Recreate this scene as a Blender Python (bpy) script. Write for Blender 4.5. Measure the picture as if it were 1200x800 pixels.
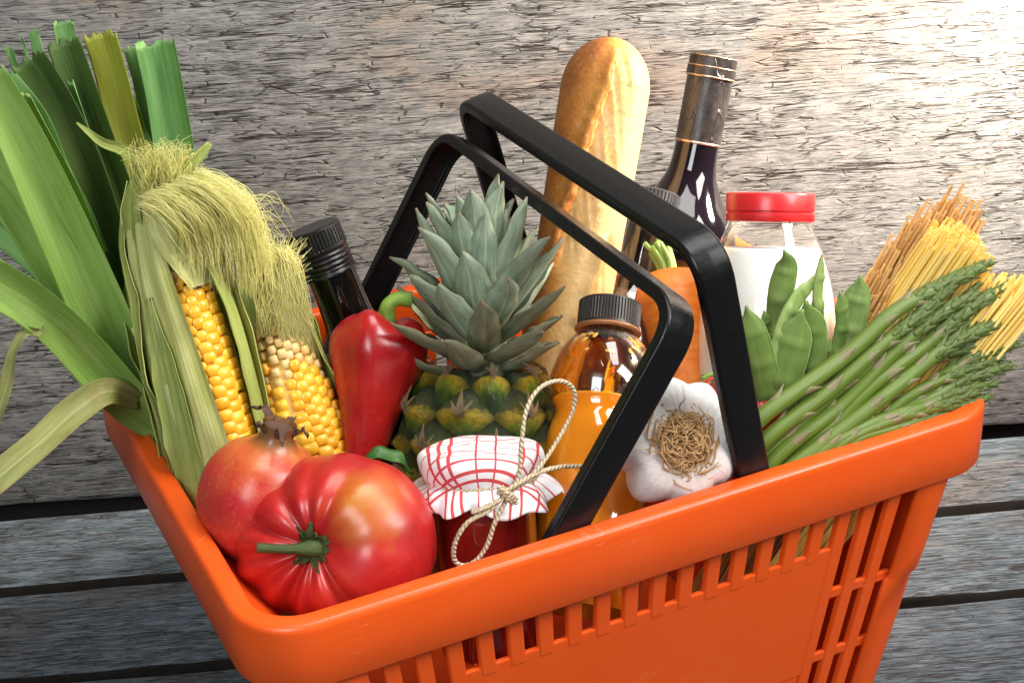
import bpy, math, random
import numpy as np
from mathutils import Vector, Matrix, Euler
random.seed(7); RN = np.random.default_rng(11)
for o in list(bpy.data.objects): bpy.data.objects.remove(o)
SC = bpy.context.scene; COL = SC.collection
PI = math.pi

# ------------------------------------------------------------------ camera, world, lamps, exposure
RIM = 0.25                                             # rim height of the basket above the floor (metres)
CAM_R = (1.0951, 0.0371, -0.4589); CAM_L = (-0.3591, -0.7454, 0.4524 + RIM); CAM_F = 1.9075
cd = bpy.data.cameras.new('camera'); cam = bpy.data.objects.new('camera', cd); COL.objects.link(cam)
cam.location = CAM_L; cam.rotation_euler = CAM_R
cd.sensor_width = 36; cd.lens = CAM_F * 1000 * 36 / 1200; cd.clip_start = .02; cd.clip_end = 100
SC.camera = cam
w = bpy.data.worlds.new('World'); SC.world = w; w.use_nodes = True
bg = w.node_tree.nodes['Background']; bg.inputs[0].default_value = (.62, .74, .90, 1); bg.inputs[1].default_value = .08

def area(name, loc, to, size, power, col, sy=None):
    l = bpy.data.lights.new(name, 'AREA'); l.energy = power; l.color = col; l.size = size
    if sy: l.shape = 'RECTANGLE'; l.size_y = sy
    o = bpy.data.objects.new(name, l); COL.objects.link(o); o.location = loc
    o.rotation_euler = (Vector(to) - Vector(loc)).to_track_quat('-Z', 'Y').to_euler(); return o
def spot(name, loc, to, power, col, ang, blend, soft):
    l = bpy.data.lights.new(name, 'SPOT'); l.energy = power; l.color = col; l.spot_size = math.radians(ang); l.spot_blend = blend
    l.shadow_soft_size = soft
    o = bpy.data.objects.new(name, l); COL.objects.link(o); o.location = loc
    o.rotation_euler = (Vector(to) - Vector(loc)).to_track_quat('-Z', 'Y').to_euler(); return o
area('softbox_left', (-1.0, -1.05, 1.30), (-.05, -.02, .28), .62, 19, (.96, .985, 1.0), .85)
area('softbox_right', (.85, -.95, 1.30), (.05, -.02, .28), .60, 29, (1, .97, .93), .85)
area('top_light', (.30, -.05, 1.55), (.05, .0, .25), .75, 15, (1, .975, .94))
spot('added_warm_spot', (.66, -.08, .62), (.50, .16, .46), 185, (1, .85, .70), 105, 1, .06)  # added spot, brightens the upper-right wall in place of a lens flare
vs = SC.view_settings; vs.view_transform = 'Standard'; vs.look = 'None'; vs.gamma = 1; vs.exposure = 0; vs.use_curve_mapping = False
SC.cycles.use_denoising = True
SC.cycles.max_bounces = 10; SC.cycles.transmission_bounces = 10; SC.cycles.transparent_max_bounces = 12

# ------------------------------------------------------------------ survey: a pixel of the 1200x800 photograph -> a point in the place
_R = np.array(Euler(CAM_R).to_matrix()); _C = np.array(CAM_L)
TOCAM = -(_R @ np.array([0, 0, -1])); RIGHT = _R @ np.array([1, 0, 0]); UP = _R @ np.array([0, 1, 0])
def at(u, v, y=None, z=None, x=None):
    d = _R @ np.array([(u - 600) / (CAM_F * 1000), -(v - 400) / (CAM_F * 1000), -1])
    t = (y - _C[1]) / d[1] if y is not None else ((z - _C[2]) / d[2] if z is not None else (x - _C[0]) / d[0])
    return _C + t * d
def lean(pa, ya, pb, nc):
    """axis from pixel pa at depth ya up to pixel pb, leaning so that the top's normal has the component nc towards the camera"""
    a = at(*pa, ya); lo, hi = ya - .15, ya + .3
    for _ in range(50):
        y = (lo + hi) / 2; b = at(*pb, y); c = nrm(b - a) @ TOCAM
        if c > nc: lo = y
        else: hi = y
    return a, at(*pb, (lo + hi) / 2)
def ats(l): return np.array([at(u, v, y) for u, v, y in l])
def nrm(v):
    v = np.asarray(v, float); return v / (np.linalg.norm(v) + 1e-12)
Z3 = np.array([0, 0, 1.])

# ------------------------------------------------------------------ objects
WM = {}
def add(name, me, mat=None, parent=None, M=None, kind=None):
    o = bpy.data.objects.new(name, me); COL.objects.link(o)
    M = M or Matrix()
    if parent is not None:
        o.parent = parent; o.matrix_parent_inverse = WM[parent.name].inverted()
    o.matrix_basis = M; WM[o.name] = M
    if mat is not None and me is not None and not me.materials: me.materials.append(mat)
    if kind: o['kind'] = kind
    return o
def tag(o, label, cat, group=None):
    o['label'] = label; o['category'] = cat
    if group: o['group'] = group
    return o
def thing(name, label, cat, loc, group=None):
    o = add(name, None, None, None, Matrix.Translation(Vector([float(c) for c in loc])))
    return tag(o, label, cat, group)
def mesh(name, V, F, st=None, smooth=True, sharp=None):
    me = bpy.data.meshes.new(name); me.from_pydata([tuple(map(float, v)) for v in V], [], [tuple(map(int, f)) for f in F]); 
    if st is not None:
        a = me.attributes.new('st', 'FLOAT_VECTOR', 'POINT'); a.data.foreach_set('vector', np.asarray(st, np.float32).ravel())
    if smooth:
        me.polygons.foreach_set('use_smooth', [True] * len(me.polygons))
        if sharp: me.set_sharp_from_angle(angle=math.radians(sharp))
    me.update(); return me
class MB:
    def __init__(s): s.V = []; s.F = []; s.S = []; s.n = 0
    def put(s, V, F, S=None):
        V = np.asarray(V, float)
        s.V.append(V); s.F += [tuple(i + s.n for i in f) for f in F]
        s.S.append(np.zeros((len(V), 3)) if S is None else np.asarray(S, float)); s.n += len(V); return s
    def mesh(s, name, smooth=True, sharp=None): return mesh(name, np.concatenate(s.V), s.F, np.concatenate(s.S), smooth, sharp)
def grid_faces(n, k, closed):
    F = []
    kk = k if closed else k - 1
    for i in range(n - 1):
        for j in range(kk):
            a = i * k + j; b = i * k + (j + 1) % k
            F.append((a, b, b + k, a + k))
    return F
def resample(p, n):
    """Catmull-Rom through the points, n samples evenly in arc length"""
    p = np.asarray(p, float)
    q = np.vstack([2 * p[0] - p[1], p, 2 * p[-1] - p[-2]]); out = []
    for i in range(1, len(q) - 2):
        for t in np.linspace(0, 1, 24, endpoint=False):
            a, b, c, d = q[i - 1:i + 3]
            out.append(.5 * ((2 * b) + (-a + c) * t + (2 * a - 5 * b + 4 * c - d) * t * t + (-a + 3 * b - 3 * c + d) * t ** 3))
    out.append(p[-1]); out = np.array(out)
    s = np.r_[0, np.cumsum(np.linalg.norm(np.diff(out, axis=0), axis=1))]
    return np.stack([np.interp(np.linspace(0, s[-1], n), s, out[:, i]) for i in range(3)], 1)
def interp(vals, n):
    vals = np.asarray(vals, float); return np.interp(np.linspace(0, 1, n), np.linspace(0, 1, len(vals)), vals)
def sinterp(vals, n):
    """smooth interpolation of control values, evenly by index"""
    v = np.asarray(vals, float)
    if len(v) < 3: return interp(v, n)
    q = np.r_[2 * v[0] - v[1], v, 2 * v[-1] - v[-2]]; x = np.linspace(0, len(v) - 1, n); i = np.minimum(x.astype(int), len(v) - 2); t = x - i
    a, b, c, d = q[i], q[i + 1], q[i + 2], q[i + 3]
    r = .5 * (2 * b + (c - a) * t + (2 * a - 5 * b + 4 * c - d) * t ** 2 + (3 * b - a - 3 * c + d) * t ** 3)
    return np.clip(r, v.min(), v.max())
def frames(p, hint=None):
    t = np.gradient(p, axis=0); t /= np.linalg.norm(t, axis=1)[:, None] + 1e-12
    h = np.array(hint if hint is not None else (Z3 if abs(t[0][2]) < .9 else [1, 0, 0]), float)
    N = []
    for ti in t:
        n = h - ti * (h @ ti); n /= np.linalg.norm(n) + 1e-9
        N.append(n); 
        if hint is None: h = n
    N = np.array(N); return t, N, np.cross(t, N)
def tube(p, r, k=10, sec=None, hint=None, caps=True, mb=None, tag3=0.):
    p = np.asarray(p, float); n = len(p); r = np.broadcast_to(np.asarray(r, float), (n,))
    t, N, B = frames(p, hint)
    if sec is None:
        a = np.linspace(0, 2 * PI, k, endpoint=False); sec = np.stack([np.cos(a), np.sin(a)], 1)
    k = len(sec)
    V = (p[:, None] + (N[:, None] * sec[None, :, :1] + B[:, None] * sec[None, :, 1:2]) * r[:, None, None]).reshape(-1, 3)
    S = np.stack([np.tile(np.arange(k) / k, n), np.repeat(np.linspace(0, 1, n), k), np.full(n * k, tag3)], 1)
    F = grid_faces(n, k, True)
    if caps: F += [tuple(range(k))[::-1], tuple((n - 1) * k + j for j in range(k))]
    mb = mb or MB(); mb.put(V, F, S); return mb
def axisM(a, b, hint=None):
    """frame with local z from a to b, origin a; local -y turned towards hint"""
    a = np.asarray(a, float); z = nrm(np.asarray(b, float) - a)
    h = np.asarray(TOCAM if hint is None else hint, float)
    y = -nrm(h - z * (h @ z)); x = np.cross(y, z)
    M = Matrix(((x[0], y[0], z[0], a[0]), (x[1], y[1], z[1], a[1]), (x[2], y[2], z[2], a[2]), (0, 0, 0, 1))); return M
def xf(M, V):
    m = np.array(M); return np.asarray(V) @ m[:3, :3].T + m[:3, 3]
def lathe(prof, k=48, M=None, mod=None, mb=None, close=True, tag3=0.):
    """prof: list of (r, z); theta=0 faces local -y; mod(theta, z, r)->r"""
    pr = np.asarray(prof, float); n = len(pr)
    th = np.linspace(0, 2 * PI, k, endpoint=False)
    r = np.repeat(pr[:, :1], k, 1); z = np.repeat(pr[:, 1:2], k, 1); T = np.repeat(th[None], n, 0)
    if mod is not None: r, z = mod(T, z, r)
    V = np.stack([r * np.sin(T), -r * np.cos(T), z], -1).reshape(-1, 3)
    S = np.stack([T / (2 * PI), np.repeat(np.linspace(0, 1, n)[:, None], k, 1), np.full((n, k), tag3)], -1).reshape(-1, 3)
    F = grid_faces(n, k, True)
    if close: F += [tuple(range(k))[::-1], tuple((n - 1) * k + j for j in range(k))]
    if M is not None: V = xf(M, V)
    mb = mb or MB(); mb.put(V, F, S); return mb
def curve(pts, n=24):
    """smooth profile through (r,z) points"""
    p = np.asarray(pts, float); q = resample(np.c_[p, np.zeros(len(p))], n); q[:, 0] = np.maximum(q[:, 0], 1e-5); return q[:, :2]
def ribbon(p, wd, hint, cup=.5, fold=0., th=.0006, k=9, mb=None, wave=0., waven=3, roll=None, tag3=0., ragged=0.):
    """a leaf: path p, widths wd, upper side towards hint, cupped (arc) or folded (V), with thickness"""
    p = np.asarray(p, float); n = len(p); wd = np.broadcast_to(np.asarray(wd, float), (n,))
    t = np.gradient(p, axis=0); t /= np.linalg.norm(t, axis=1)[:, None]
    hint = np.asarray(hint, float); H = np.broadcast_to(hint, (n, 3)) if hint.ndim == 1 else hint
    Nn = H - t * (H * t).sum(1)[:, None]; Nn /= np.linalg.norm(Nn, axis=1)[:, None] + 1e-9
    if roll is not None:
        rr = np.broadcast_to(np.asarray(roll, float), (n,))[:, None]; Bb = np.cross(t, Nn); Nn = Nn * np.cos(rr) + Bb * np.sin(rr)
    B = np.cross(t, Nn); j = np.linspace(-1, 1, k)
    cup = np.broadcast_to(np.asarray(cup, float), (n,)); fold = np.broadcast_to(np.asarray(fold, float), (n,))
    ca = np.where(np.abs(cup) < 1e-3, 1e-3, cup)[:, None]
    X = (wd[:, None] / 2) * np.sin(ca * j) / ca; Y = (wd[:, None] / 2) * (1 - np.cos(ca * j)) / ca + np.abs(j)[None] * fold[:, None] * wd[:, None] / 2
    if wave:
        ph = RN.uniform(0, 6.3, 2); vv = np.linspace(0, 1, n)[:, None]
        Y = Y + wave * np.abs(j)[None] ** 2 * np.sin(vv * waven * 6.28 + ph[0] + np.sign(j)[None] * ph[1])
    top = p[:, None] + B[:, None] * X[..., None] + Nn[:, None] * Y[..., None]
    if ragged:
        jag = RN.uniform(-1, .3, k) * ragged; jag[0] *= .5; top[-1] += t[-1][None] * jag[:, None]; top[-2] += t[-1][None] * jag[:, None] * .3
    bot = top - Nn[:, None] * (th * (1 - .75 * np.abs(j) ** 3))[None, :, None]
    S1 = np.stack([np.repeat(j[None] * .5 + .5, n, 0), np.repeat(np.linspace(0, 1, n)[:, None], k, 1), np.full((n, k), tag3)], -1).reshape(-1, 3)
    V = np.concatenate([top.reshape(-1, 3), bot.reshape(-1, 3)]); o = n * k
    F = grid_faces(n, k, False); F = F + [tuple(o + i for i in f[::-1]) for f in F]
    for i in range(n - 1):
        F.append((i * k, (i + 1) * k, o + (i + 1) * k, o + i * k)); a = i * k + k - 1; F.append((a, o + a, o + a + k, a + k))
    for jj in range(k - 1):
        F.append((jj, o + jj, o + jj + 1, jj + 1)); a = (n - 1) * k + jj; F.append((a, a + 1, o + a + 1, o + a))
    mb = mb or MB(); mb.put(V, F, np.concatenate([S1, S1])); return mb
def hexa(mb, c8, S=None):
    F = [(0, 3, 2, 1), (4, 5, 6, 7), (0, 1, 5, 4), (1, 2, 6, 5), (2, 3, 7, 6), (3, 0, 4, 7)]
    mb.put(c8, F, S); return mb
def bevel(o, wdt, seg=2, ang=30):
    m = o.modifiers.new('bevel', 'BEVEL'); m.width = wdt; m.segments = seg; m.limit_method = 'ANGLE'; m.angle_limit = math.radians(ang); m.harden_normals = False
def wob(x, seed, k=4):
    """cheap smooth noise in -1..1 along an array"""
    g = np.random.default_rng(seed); r = 0
    for i in range(k): r = r + np.sin(x * (1.7 ** i) * g.uniform(.7, 1.3) + g.uniform(0, 6.28)) / (1.5 ** i)
    return r / 2.2

# ------------------------------------------------------------------ materials
class G:
    def __init__(s, name):
        s.m = bpy.data.materials.new(name); s.m.use_nodes = True; s.t = s.m.node_tree
        s.b = s.t.nodes['Principled BSDF']; s.out = s.t.nodes['Material Output']
    def n(s, typ, ins=None, **props):
        nd = s.t.nodes.new(typ)
        for k, v in props.items(): setattr(nd, k, v)
        for k, v in (ins or {}).items(): s.set(nd.inputs[k], v)
        return nd
    def set(s, sock, v):
        if isinstance(v, bpy.types.NodeSocket): s.t.links.new(v, sock)
        elif isinstance(v, (tuple, list)) and sock.type == 'RGBA' and len(v) == 3: sock.default_value = (*v, 1)
        else: sock.default_value = v
    def p(s, **k):
        for a, v in k.items(): s.set(s.b.inputs[a.replace('_', ' ')], v)
    def obj(s): return s.n('ShaderNodeTexCoord').outputs['Object']
    def st(s): return s.n('ShaderNodeAttribute', attribute_name='st').outputs['Vector']
    def sep(s, v):
        q = s.n('ShaderNodeSeparateXYZ', {0: v}); return q.outputs[0], q.outputs[1], q.outputs[2]
    def comb(s, x, y, z): return s.n('ShaderNodeCombineXYZ', {0: x, 1: y, 2: z}).outputs[0]
    def mul(s, v, sc): return s.n('ShaderNodeVectorMath', {0: v, 1: sc}, operation='MULTIPLY').outputs[0]
    def vadd(s, v, b): return s.n('ShaderNodeVectorMath', {0: v, 1: b}, operation='ADD').outputs[0]
    def noise(s, v, scale, detail=4, rough=.55, dist=0., out=0): return s.n('ShaderNodeTexNoise', {'Vector': v, 'Scale': scale, 'Detail': detail, 'Roughness': rough, 'Distortion': dist}).outputs[out]
    def vor(s, v, scale, feature='DISTANCE_TO_EDGE', out=0, rnd=1.): return s.n('ShaderNodeTexVoronoi', {'Vector': v, 'Scale': scale, 'Randomness': rnd}, feature=feature).outputs[out]
    def ramp(s, f, stops, interp='LINEAR'):
        nd = s.n('ShaderNodeValToRGB', {0: f}); e = nd.color_ramp.elements; nd.color_ramp.interpolation = interp
        while len(e) < len(stops): e.new(.5)
        for el, (pos, c) in zip(e, stops):
            el.position = pos; el.color = (c, c, c, 1) if isinstance(c, (int, float)) else (*c, 1)
        return nd.outputs[0]
    def mix(s, f, a, b, mode='MIX'):
        nd = s.n('ShaderNodeMix', data_type='RGBA', blend_type=mode); s.set(nd.inputs[0], f); s.set(nd.inputs[6], a); s.set(nd.inputs[7], b); return nd.outputs[2]
    def math(s, op, a, b=0., c=None):
        nd = s.n('ShaderNodeMath', {0: a, 1: b}, operation=op)
        if c is not None: s.set(nd.inputs[2], c)
        return nd.outputs[0]
    def rnd(s): return s.n('ShaderNodeObjectInfo').outputs['Random']
    def bump(s, h, st=.3, d=.001): s.set(s.b.inputs['Normal'], s.n('ShaderNodeBump', {'Strength': st, 'Distance': d, 'Height': h}).outputs[0])
    def trans(s, col, amt):
        tr = s.n('ShaderNodeBsdfTranslucent', {0: col}); mx = s.n('ShaderNodeMixShader', {0: amt, 1: s.b.outputs[0], 2: tr.outputs[0]})
        s.t.links.new(mx.outputs[0], s.out.inputs[0])
def plain(name, col, rough=.5, spec=.5, coat=0., var=.15, vs=60., bump=0., bs=400., metal=0., sss=0.):
    g = G(name); n = g.noise(g.obj(), vs, 4)
    c = g.mix(n, tuple(x * (1 - var) for x in col), tuple(min(1, x * (1 + var)) for x in col))
    g.p(Base_Color=c, Roughness=g.ramp(g.noise(g.obj(), vs * 2.3, 3), [(.3, max(0, rough - .06)), (.7, min(1, rough + .08))]), Specular_IOR_Level=spec, Coat_Weight=coat, Coat_Roughness=.08, Metallic=metal)
    if sss: g.p(Subsurface_Weight=sss, Subsurface_Radius=(.01, .005, .003), Subsurface_Scale=.5)
    if bump: g.bump(g.noise(g.obj(), bs, 4), bump, .0006)
    return g.m
def thinglass(name, tint=(1, 1, 1), rough=.02, f0=1.5):
    g = G(name); g.t.nodes.remove(g.b)
    bf = g.n('ShaderNodeNewGeometry').outputs['Backfacing']
    fr = g.n('ShaderNodeFresnel', {0: g.math('MULTIPLY_ADD', bf, 1 / f0 - f0, f0)}).outputs[0]; fr = g.math('ADD', g.math('MULTIPLY', fr, 1.6), .02)
    gl = g.n('ShaderNodeBsdfGlossy', {0: (1, 1, 1, 1), 'Roughness': rough}); tr = g.n('ShaderNodeBsdfTransparent', {0: (*tint, 1)})
    mx = g.n('ShaderNodeMixShader', {0: fr, 1: tr.outputs[0], 2: gl.outputs[0]}); g.t.links.new(mx.outputs[0], g.out.inputs[0]); return g.m
# ------------------------------------------------------------------ setting: plank floor and wooden back wall
def wood_mat(name, cols, brown, patch, crackmix=1., base_rough=.75):
    g = G(name); r = g.rnd(); off = g.comb(g.math('MULTIPLY', r, 7.3), g.math('MULTIPLY', r, 3.1), 0.)
    v = g.mul(g.vadd(g.obj(), off), (1, 1, .02))
    d = g.n('ShaderNodeVectorMath', {0: g.noise(v, 26, 2, .55, 0, 1), 1: (.5, .5, .5)}, operation='SUBTRACT').outputs[0]
    vd = g.vadd(v, g.mul(d, (.016, .0042, .0)))
    # crackled paint: flakes much longer than tall, coarser in some areas, absent in others
    big = g.noise(g.mul(v, (5, 9, 1)), 1, 2, .6, 0, 1); bx_, by_, bz_ = g.sep(big)
    brk = g.noise(g.mul(vd, (30, 75, 1)), 1, 3, .65)
    c1 = g.vor(g.mul(vd, (34, 270, 1)), 1.0); wdt = g.math('MULTIPLY', g.ramp(bx_, [(.36, .15), (.58, 1.)]), g.ramp(brk, [(.40, .0), (.62, .095)]))
    k1 = g.math('SUBTRACT', 1, g.n('ShaderNodeMapRange', {0: c1, 1: 0., 2: g.math('ADD', wdt, .002)}, interpolation_type='SMOOTHSTEP').outputs[0])
    # long thin splits along the grain: contour lines of stretched noises, opening up in places
    def split(sx, sy, w_, seed):
        ln = g.noise(g.vadd(g.mul(vd, (sx, sy, 1)), (seed, seed * 2, 0)), 1, 2, .6)
        return g.math('SUBTRACT', 1, g.n('ShaderNodeMapRange', {0: g.math('ABSOLUTE', g.math('SUBTRACT', ln, .5)), 1: 0., 2: g.math('ADD', g.math('MULTIPLY', g.ramp(brk, [(.34, .0), (.58, 1.)]), w_), .002)}, interpolation_type='SMOOTHSTEP').outputs[0])
    k3 = g.math('MAXIMUM', split(17, 380, .042, 0.), split(5.5, 120, .026, 5.))
    crack = g.math('MULTIPLY', g.math('MINIMUM', g.math('ADD', g.math('MULTIPLY', k1, .62), g.math('MULTIPLY', k3, .85)), 1), crackmix)
    fib = g.noise(g.mul(vd, (60, 640, 1)), 1, 3, .7)
    tone = g.noise(g.mul(vd, (40, 130, 1)), 1, 5, .75)
    col = g.ramp(tone, [(.30, cols[0]), (.48, cols[1]), (.66, cols[2])])
    col = g.mix(g.ramp(fib, [(.36, .58), (.56, 0)]), col, tuple(x * .5 for x in cols[0]))
    worn = g.ramp(g.math('ADD', g.math('ADD', g.math('MULTIPLY', by_, .72), g.math('MULTIPLY', tone, .28)), g.math('MULTIPLY', fib, .10)), [(patch, 0), (patch + .07, 1)])
    col = g.mix(g.math('MULTIPLY', worn, .45), col, g.mix(fib, tuple(x * .5 for x in brown), tuple(x * 1.4 for x in brown)))
    col = g.mix(crack, col, (.020, .015, .012))
    g.p(Base_Color=col, Roughness=base_rough, Specular_IOR_Level=.2)
    g.bump(g.math('SUBTRACT', g.math('MULTIPLY', fib, .35), crack), .7, .0014); return g.m
WALLM = wood_mat('weathered_wall_paint', [(.105, .11, .11), (.185, .188, .185), (.275, .275, .265)], (.20, .14, .10), .60)
FLOORM = wood_mat('weathered_floor_boards', [(.042, .058, .073), (.080, .104, .124), (.135, .160, .180)], (.085, .06, .045), .57)
DARKM = plain('dark_gap', (.012, .011, .010), .9)
GAP_SHADE = plain('shaded_board_edge', (.016, .014, .012), .9, .1, 0, .6, 90)  # shade of the gaps painted into the colour of the board sides
def plank(parent, mat, M, ln, wd, th, seed, nm='plank'):
    n = 70; x = np.linspace(0, ln, n); b = .0022
    sec = np.array([(-wd / 2, -th), (wd / 2, -th), (wd / 2, -b * 1.6), (wd / 2 - b * .5, -b * .45), (wd / 2 - b * 1.8, 0), (wd / 4, .0002), (0, 0), (-wd / 4, .0003), (-wd / 2 + b * 1.8, 0), (-wd / 2 + b * .5, -b * .45), (-wd / 2, -b * 1.6)])
    V = []
    for i, xx in enumerate(x):
        s = sec.copy()
        e = .0016 * wob(np.array([xx * 38.]), seed)[0] + .0009 * wob(np.array([xx * 170.]), seed + 9)[0]; e2 = .0016 * wob(np.array([xx * 34.]), seed + 1)[0] + .0009 * wob(np.array([xx * 150.]), seed + 8)[0]
        s[1:5, 0] += e; s[8:, 0] += e2; s[0, 0] += e2
        s[3:10, 1] += .0008 * wob(np.array([xx * 9.]), seed + 2)[0]
        V.append(np.c_[np.full(len(s), xx), s])
    k = len(sec); F = grid_faces(n, k, True) + [tuple(range(k))[::-1], tuple((n - 1) * k + j for j in range(k))]
    me = mesh(nm, np.concatenate(V), F, None, True, 40); me.materials.append(mat); me.materials.append(GAP_SHADE)
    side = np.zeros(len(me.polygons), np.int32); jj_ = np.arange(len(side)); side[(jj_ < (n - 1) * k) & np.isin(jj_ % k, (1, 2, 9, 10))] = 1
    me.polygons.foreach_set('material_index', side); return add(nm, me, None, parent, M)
_a = at(0, 602, z=0); _b = at(1200, 503, z=0); _e = nrm(_b - _a); _n = np.array([-_e[1], _e[0], 0])       # wall foot: along, away from the camera
q2 = np.mean([(at(0, 693, z=0) - _a) @ _n, (at(1200, 590, z=0) - _a) @ _n]); q3 = np.mean([(at(0, 795, z=0) - _a) @ _n, (at(1200, 698, z=0) - _a) @ _n])
X0 = -.75; LN = 2.4
def frameM(o, x, y, z): return Matrix(((x[0], y[0], z[0], o[0]), (x[1], y[1], z[1], o[1]), (x[2], y[2], z[2], o[2]), (0, 0, 0, 1)))
base = MB()
c = [_a + _e * X0 + _n * .05 + Z3 * -.03, _a + _e * (X0 + LN) + _n * .05 + Z3 * -.03, _a + _e * (X0 + LN) - _n * 1.3 + Z3 * -.03, _a + _e * X0 - _n * 1.3 + Z3 * -.03]
hexa(base, [p + Z3 * -.02 for p in c][::-1] + c[::-1])
floor = add('floor', base.mesh('floor', False), DARKM); floor['kind'] = 'structure'
edges = [-.004, q2, q3]
while edges[-1] > -1.2: edges.append(edges[-1] + (q3 - q2) * random.uniform(.95, 1.1))
for i in range(len(edges) - 1):
    wd = edges[i] - edges[i + 1]; mid = (edges[i] + edges[i + 1]) / 2
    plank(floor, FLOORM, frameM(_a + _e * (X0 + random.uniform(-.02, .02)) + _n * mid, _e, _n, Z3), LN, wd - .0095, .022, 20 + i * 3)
base = MB(); c = [_a + _e * X0 + _n * .0285, _a + _e * (X0 + LN) + _n * .0285, _a + _e * (X0 + LN) + _n * .05, _a + _e * X0 + _n * .05]
hexa(base, [p - Z3 * .03 for p in c] + [p + Z3 * .95 for p in c]); wall = add('wall', base.mesh('wall', False), DARKM); wall['kind'] = 'structure'
for z0, z1, sd in ((.003, .512, 51), (.518, .94, 60)):
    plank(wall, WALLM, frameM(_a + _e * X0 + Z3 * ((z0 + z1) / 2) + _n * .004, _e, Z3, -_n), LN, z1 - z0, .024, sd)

# ------------------------------------------------------------------ shopping basket
g = G('orange_plastic'); n = g.noise(g.obj(), 14, 4)
scr = g.ramp(g.noise(g.mul(g.obj(), (60, 60, 420)), 1, 3), [(.55, 0), (.75, 1)])
sc1 = g.noise(g.mul(g.vadd(g.obj(), g.mul(g.noise(g.obj(), 18, 2, .5, 0, 1), (.03, .03, .03))), (14, 14, 260)), 1, 2, .5)
scl = g.math('MULTIPLY', g.math('SUBTRACT', 1, g.n('ShaderNodeMapRange', {0: g.math('ABSOLUTE', g.math('SUBTRACT', sc1, .5)), 1: 0., 2: .006}).outputs[0]), g.ramp(g.noise(g.obj(), 26, 3), [(.52, 0), (.66, 1)]))
dust = g.ramp(g.noise(g.obj(), 9, 6, .7), [(.45, 0), (.75, 1)])
bc = g.mix(n, (.78, .082, .006), (.86, .108, .009)); bc = g.mix(g.math('MULTIPLY', scl, .38), bc, (.92, .42, .25)); bc = g.mix(g.math('MULTIPLY', dust, .02), bc, (.5, .42, .35))
g.p(Base_Color=bc, Roughness=g.math('ADD', g.math('ADD', g.math('MULTIPLY', scr, .10), g.math('MULTIPLY', dust, .12)), .30), Specular_IOR_Level=.45, Subsurface_Weight=.0, Subsurface_Radius=(.006, .0025, .001), Subsurface_Scale=.6)
g.bump(g.noise(g.obj(), 900, 3), .05, .0003); ORANGE = g.m
g = G('black_plastic'); scr = g.noise(g.mul(g.obj(), (40, 160, 160)), 2.5, 5, .65)
g.p(Base_Color=(.006, .006, .0065), Roughness=g.ramp(scr, [(.35, .25), (.7, .42)]), Specular_IOR_Level=.30)
g.bump(g.noise(g.obj(), 1100, 3), .12, .0003); BLACKP = g.m

HL, HW = .22, .1585
ZS = .2135                                              # bottom of the rim skirt
def bx(z):                                              # half length / half width of the tapered body
    t = (ZS - z) / ZS; st = .0028 if z < .1495 else 0
    return .190 - .038 * t - st, .1512 - .022 * t - st * .3
def rr(hx, hy, R, z, ns=14, nc=10):
    P = []
    for (cx, cy, a0) in ((hx - R, -hy + R, -PI / 2), (hx - R, hy - R, 0), (-hx + R, hy - R, PI / 2), (-hx + R, -hy + R, PI)):
        for i in range(nc + 1):
            a = a0 + PI / 2 * i / nc; P.append((cx + R * math.cos(a), cy + R * math.sin(a), z))
        nx, ny, na = {-PI / 2: (hx - R, hy - R, 0), 0: (-hx + R, hy - R, PI / 2), PI / 2: (-hx + R, -hy + R, PI), PI: (hx - R, -hy + R, 1.5 * PI)}[a0]
        q = np.array(P[-1]); e = np.array((nx + R * math.cos(na), ny + R * math.sin(na), z))
        for i in range(1, ns): P.append(tuple(q + (e - q) * i / ns))
    return np.array(P)
def loft(loops, mb=None, closed=True):
    mb = mb or MB(); k = len(loops[0]); mb.put(np.concatenate(loops), grid_faces(len(loops), k, True)); return mb
BK = thing('shopping_basket', 'bright orange plastic shopping basket with two black folding handles, filled with groceries', 'basket', (0, 0, 0))
prof = [(.0042, .236), (.0040, ZS + .001), (.0028, ZS), (.0012, ZS), (.0002, ZS + .0015), (0, .232), (.0001, .2462), (.0006, .2484), (.0018, .2498), (.0032, .2502), (.0098, .2502), (.0112, .2496), (.0120, .2480), (.0125, .2440)]
loops = [rr(HL - d, HW - d, max(.034 - d, .004), z) for d, z in prof]
bxx, bxy = bx(ZS)
for t in (.25, .5, .75, 1): 
    e = t * t * (3 - 2 * t)
    loops.append(rr((HL - .0125) * (1 - e) + (bxx - .003) * e, (HW - .0125) * (1 - e) + (bxy - .003) * e, .0215 * (1 - e) + .02 * e, .244 * (1 - t) + (ZS - .001) * t))
rim = add('rim', loft(loops).mesh('rim', True, 50), ORANGE, BK)
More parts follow.
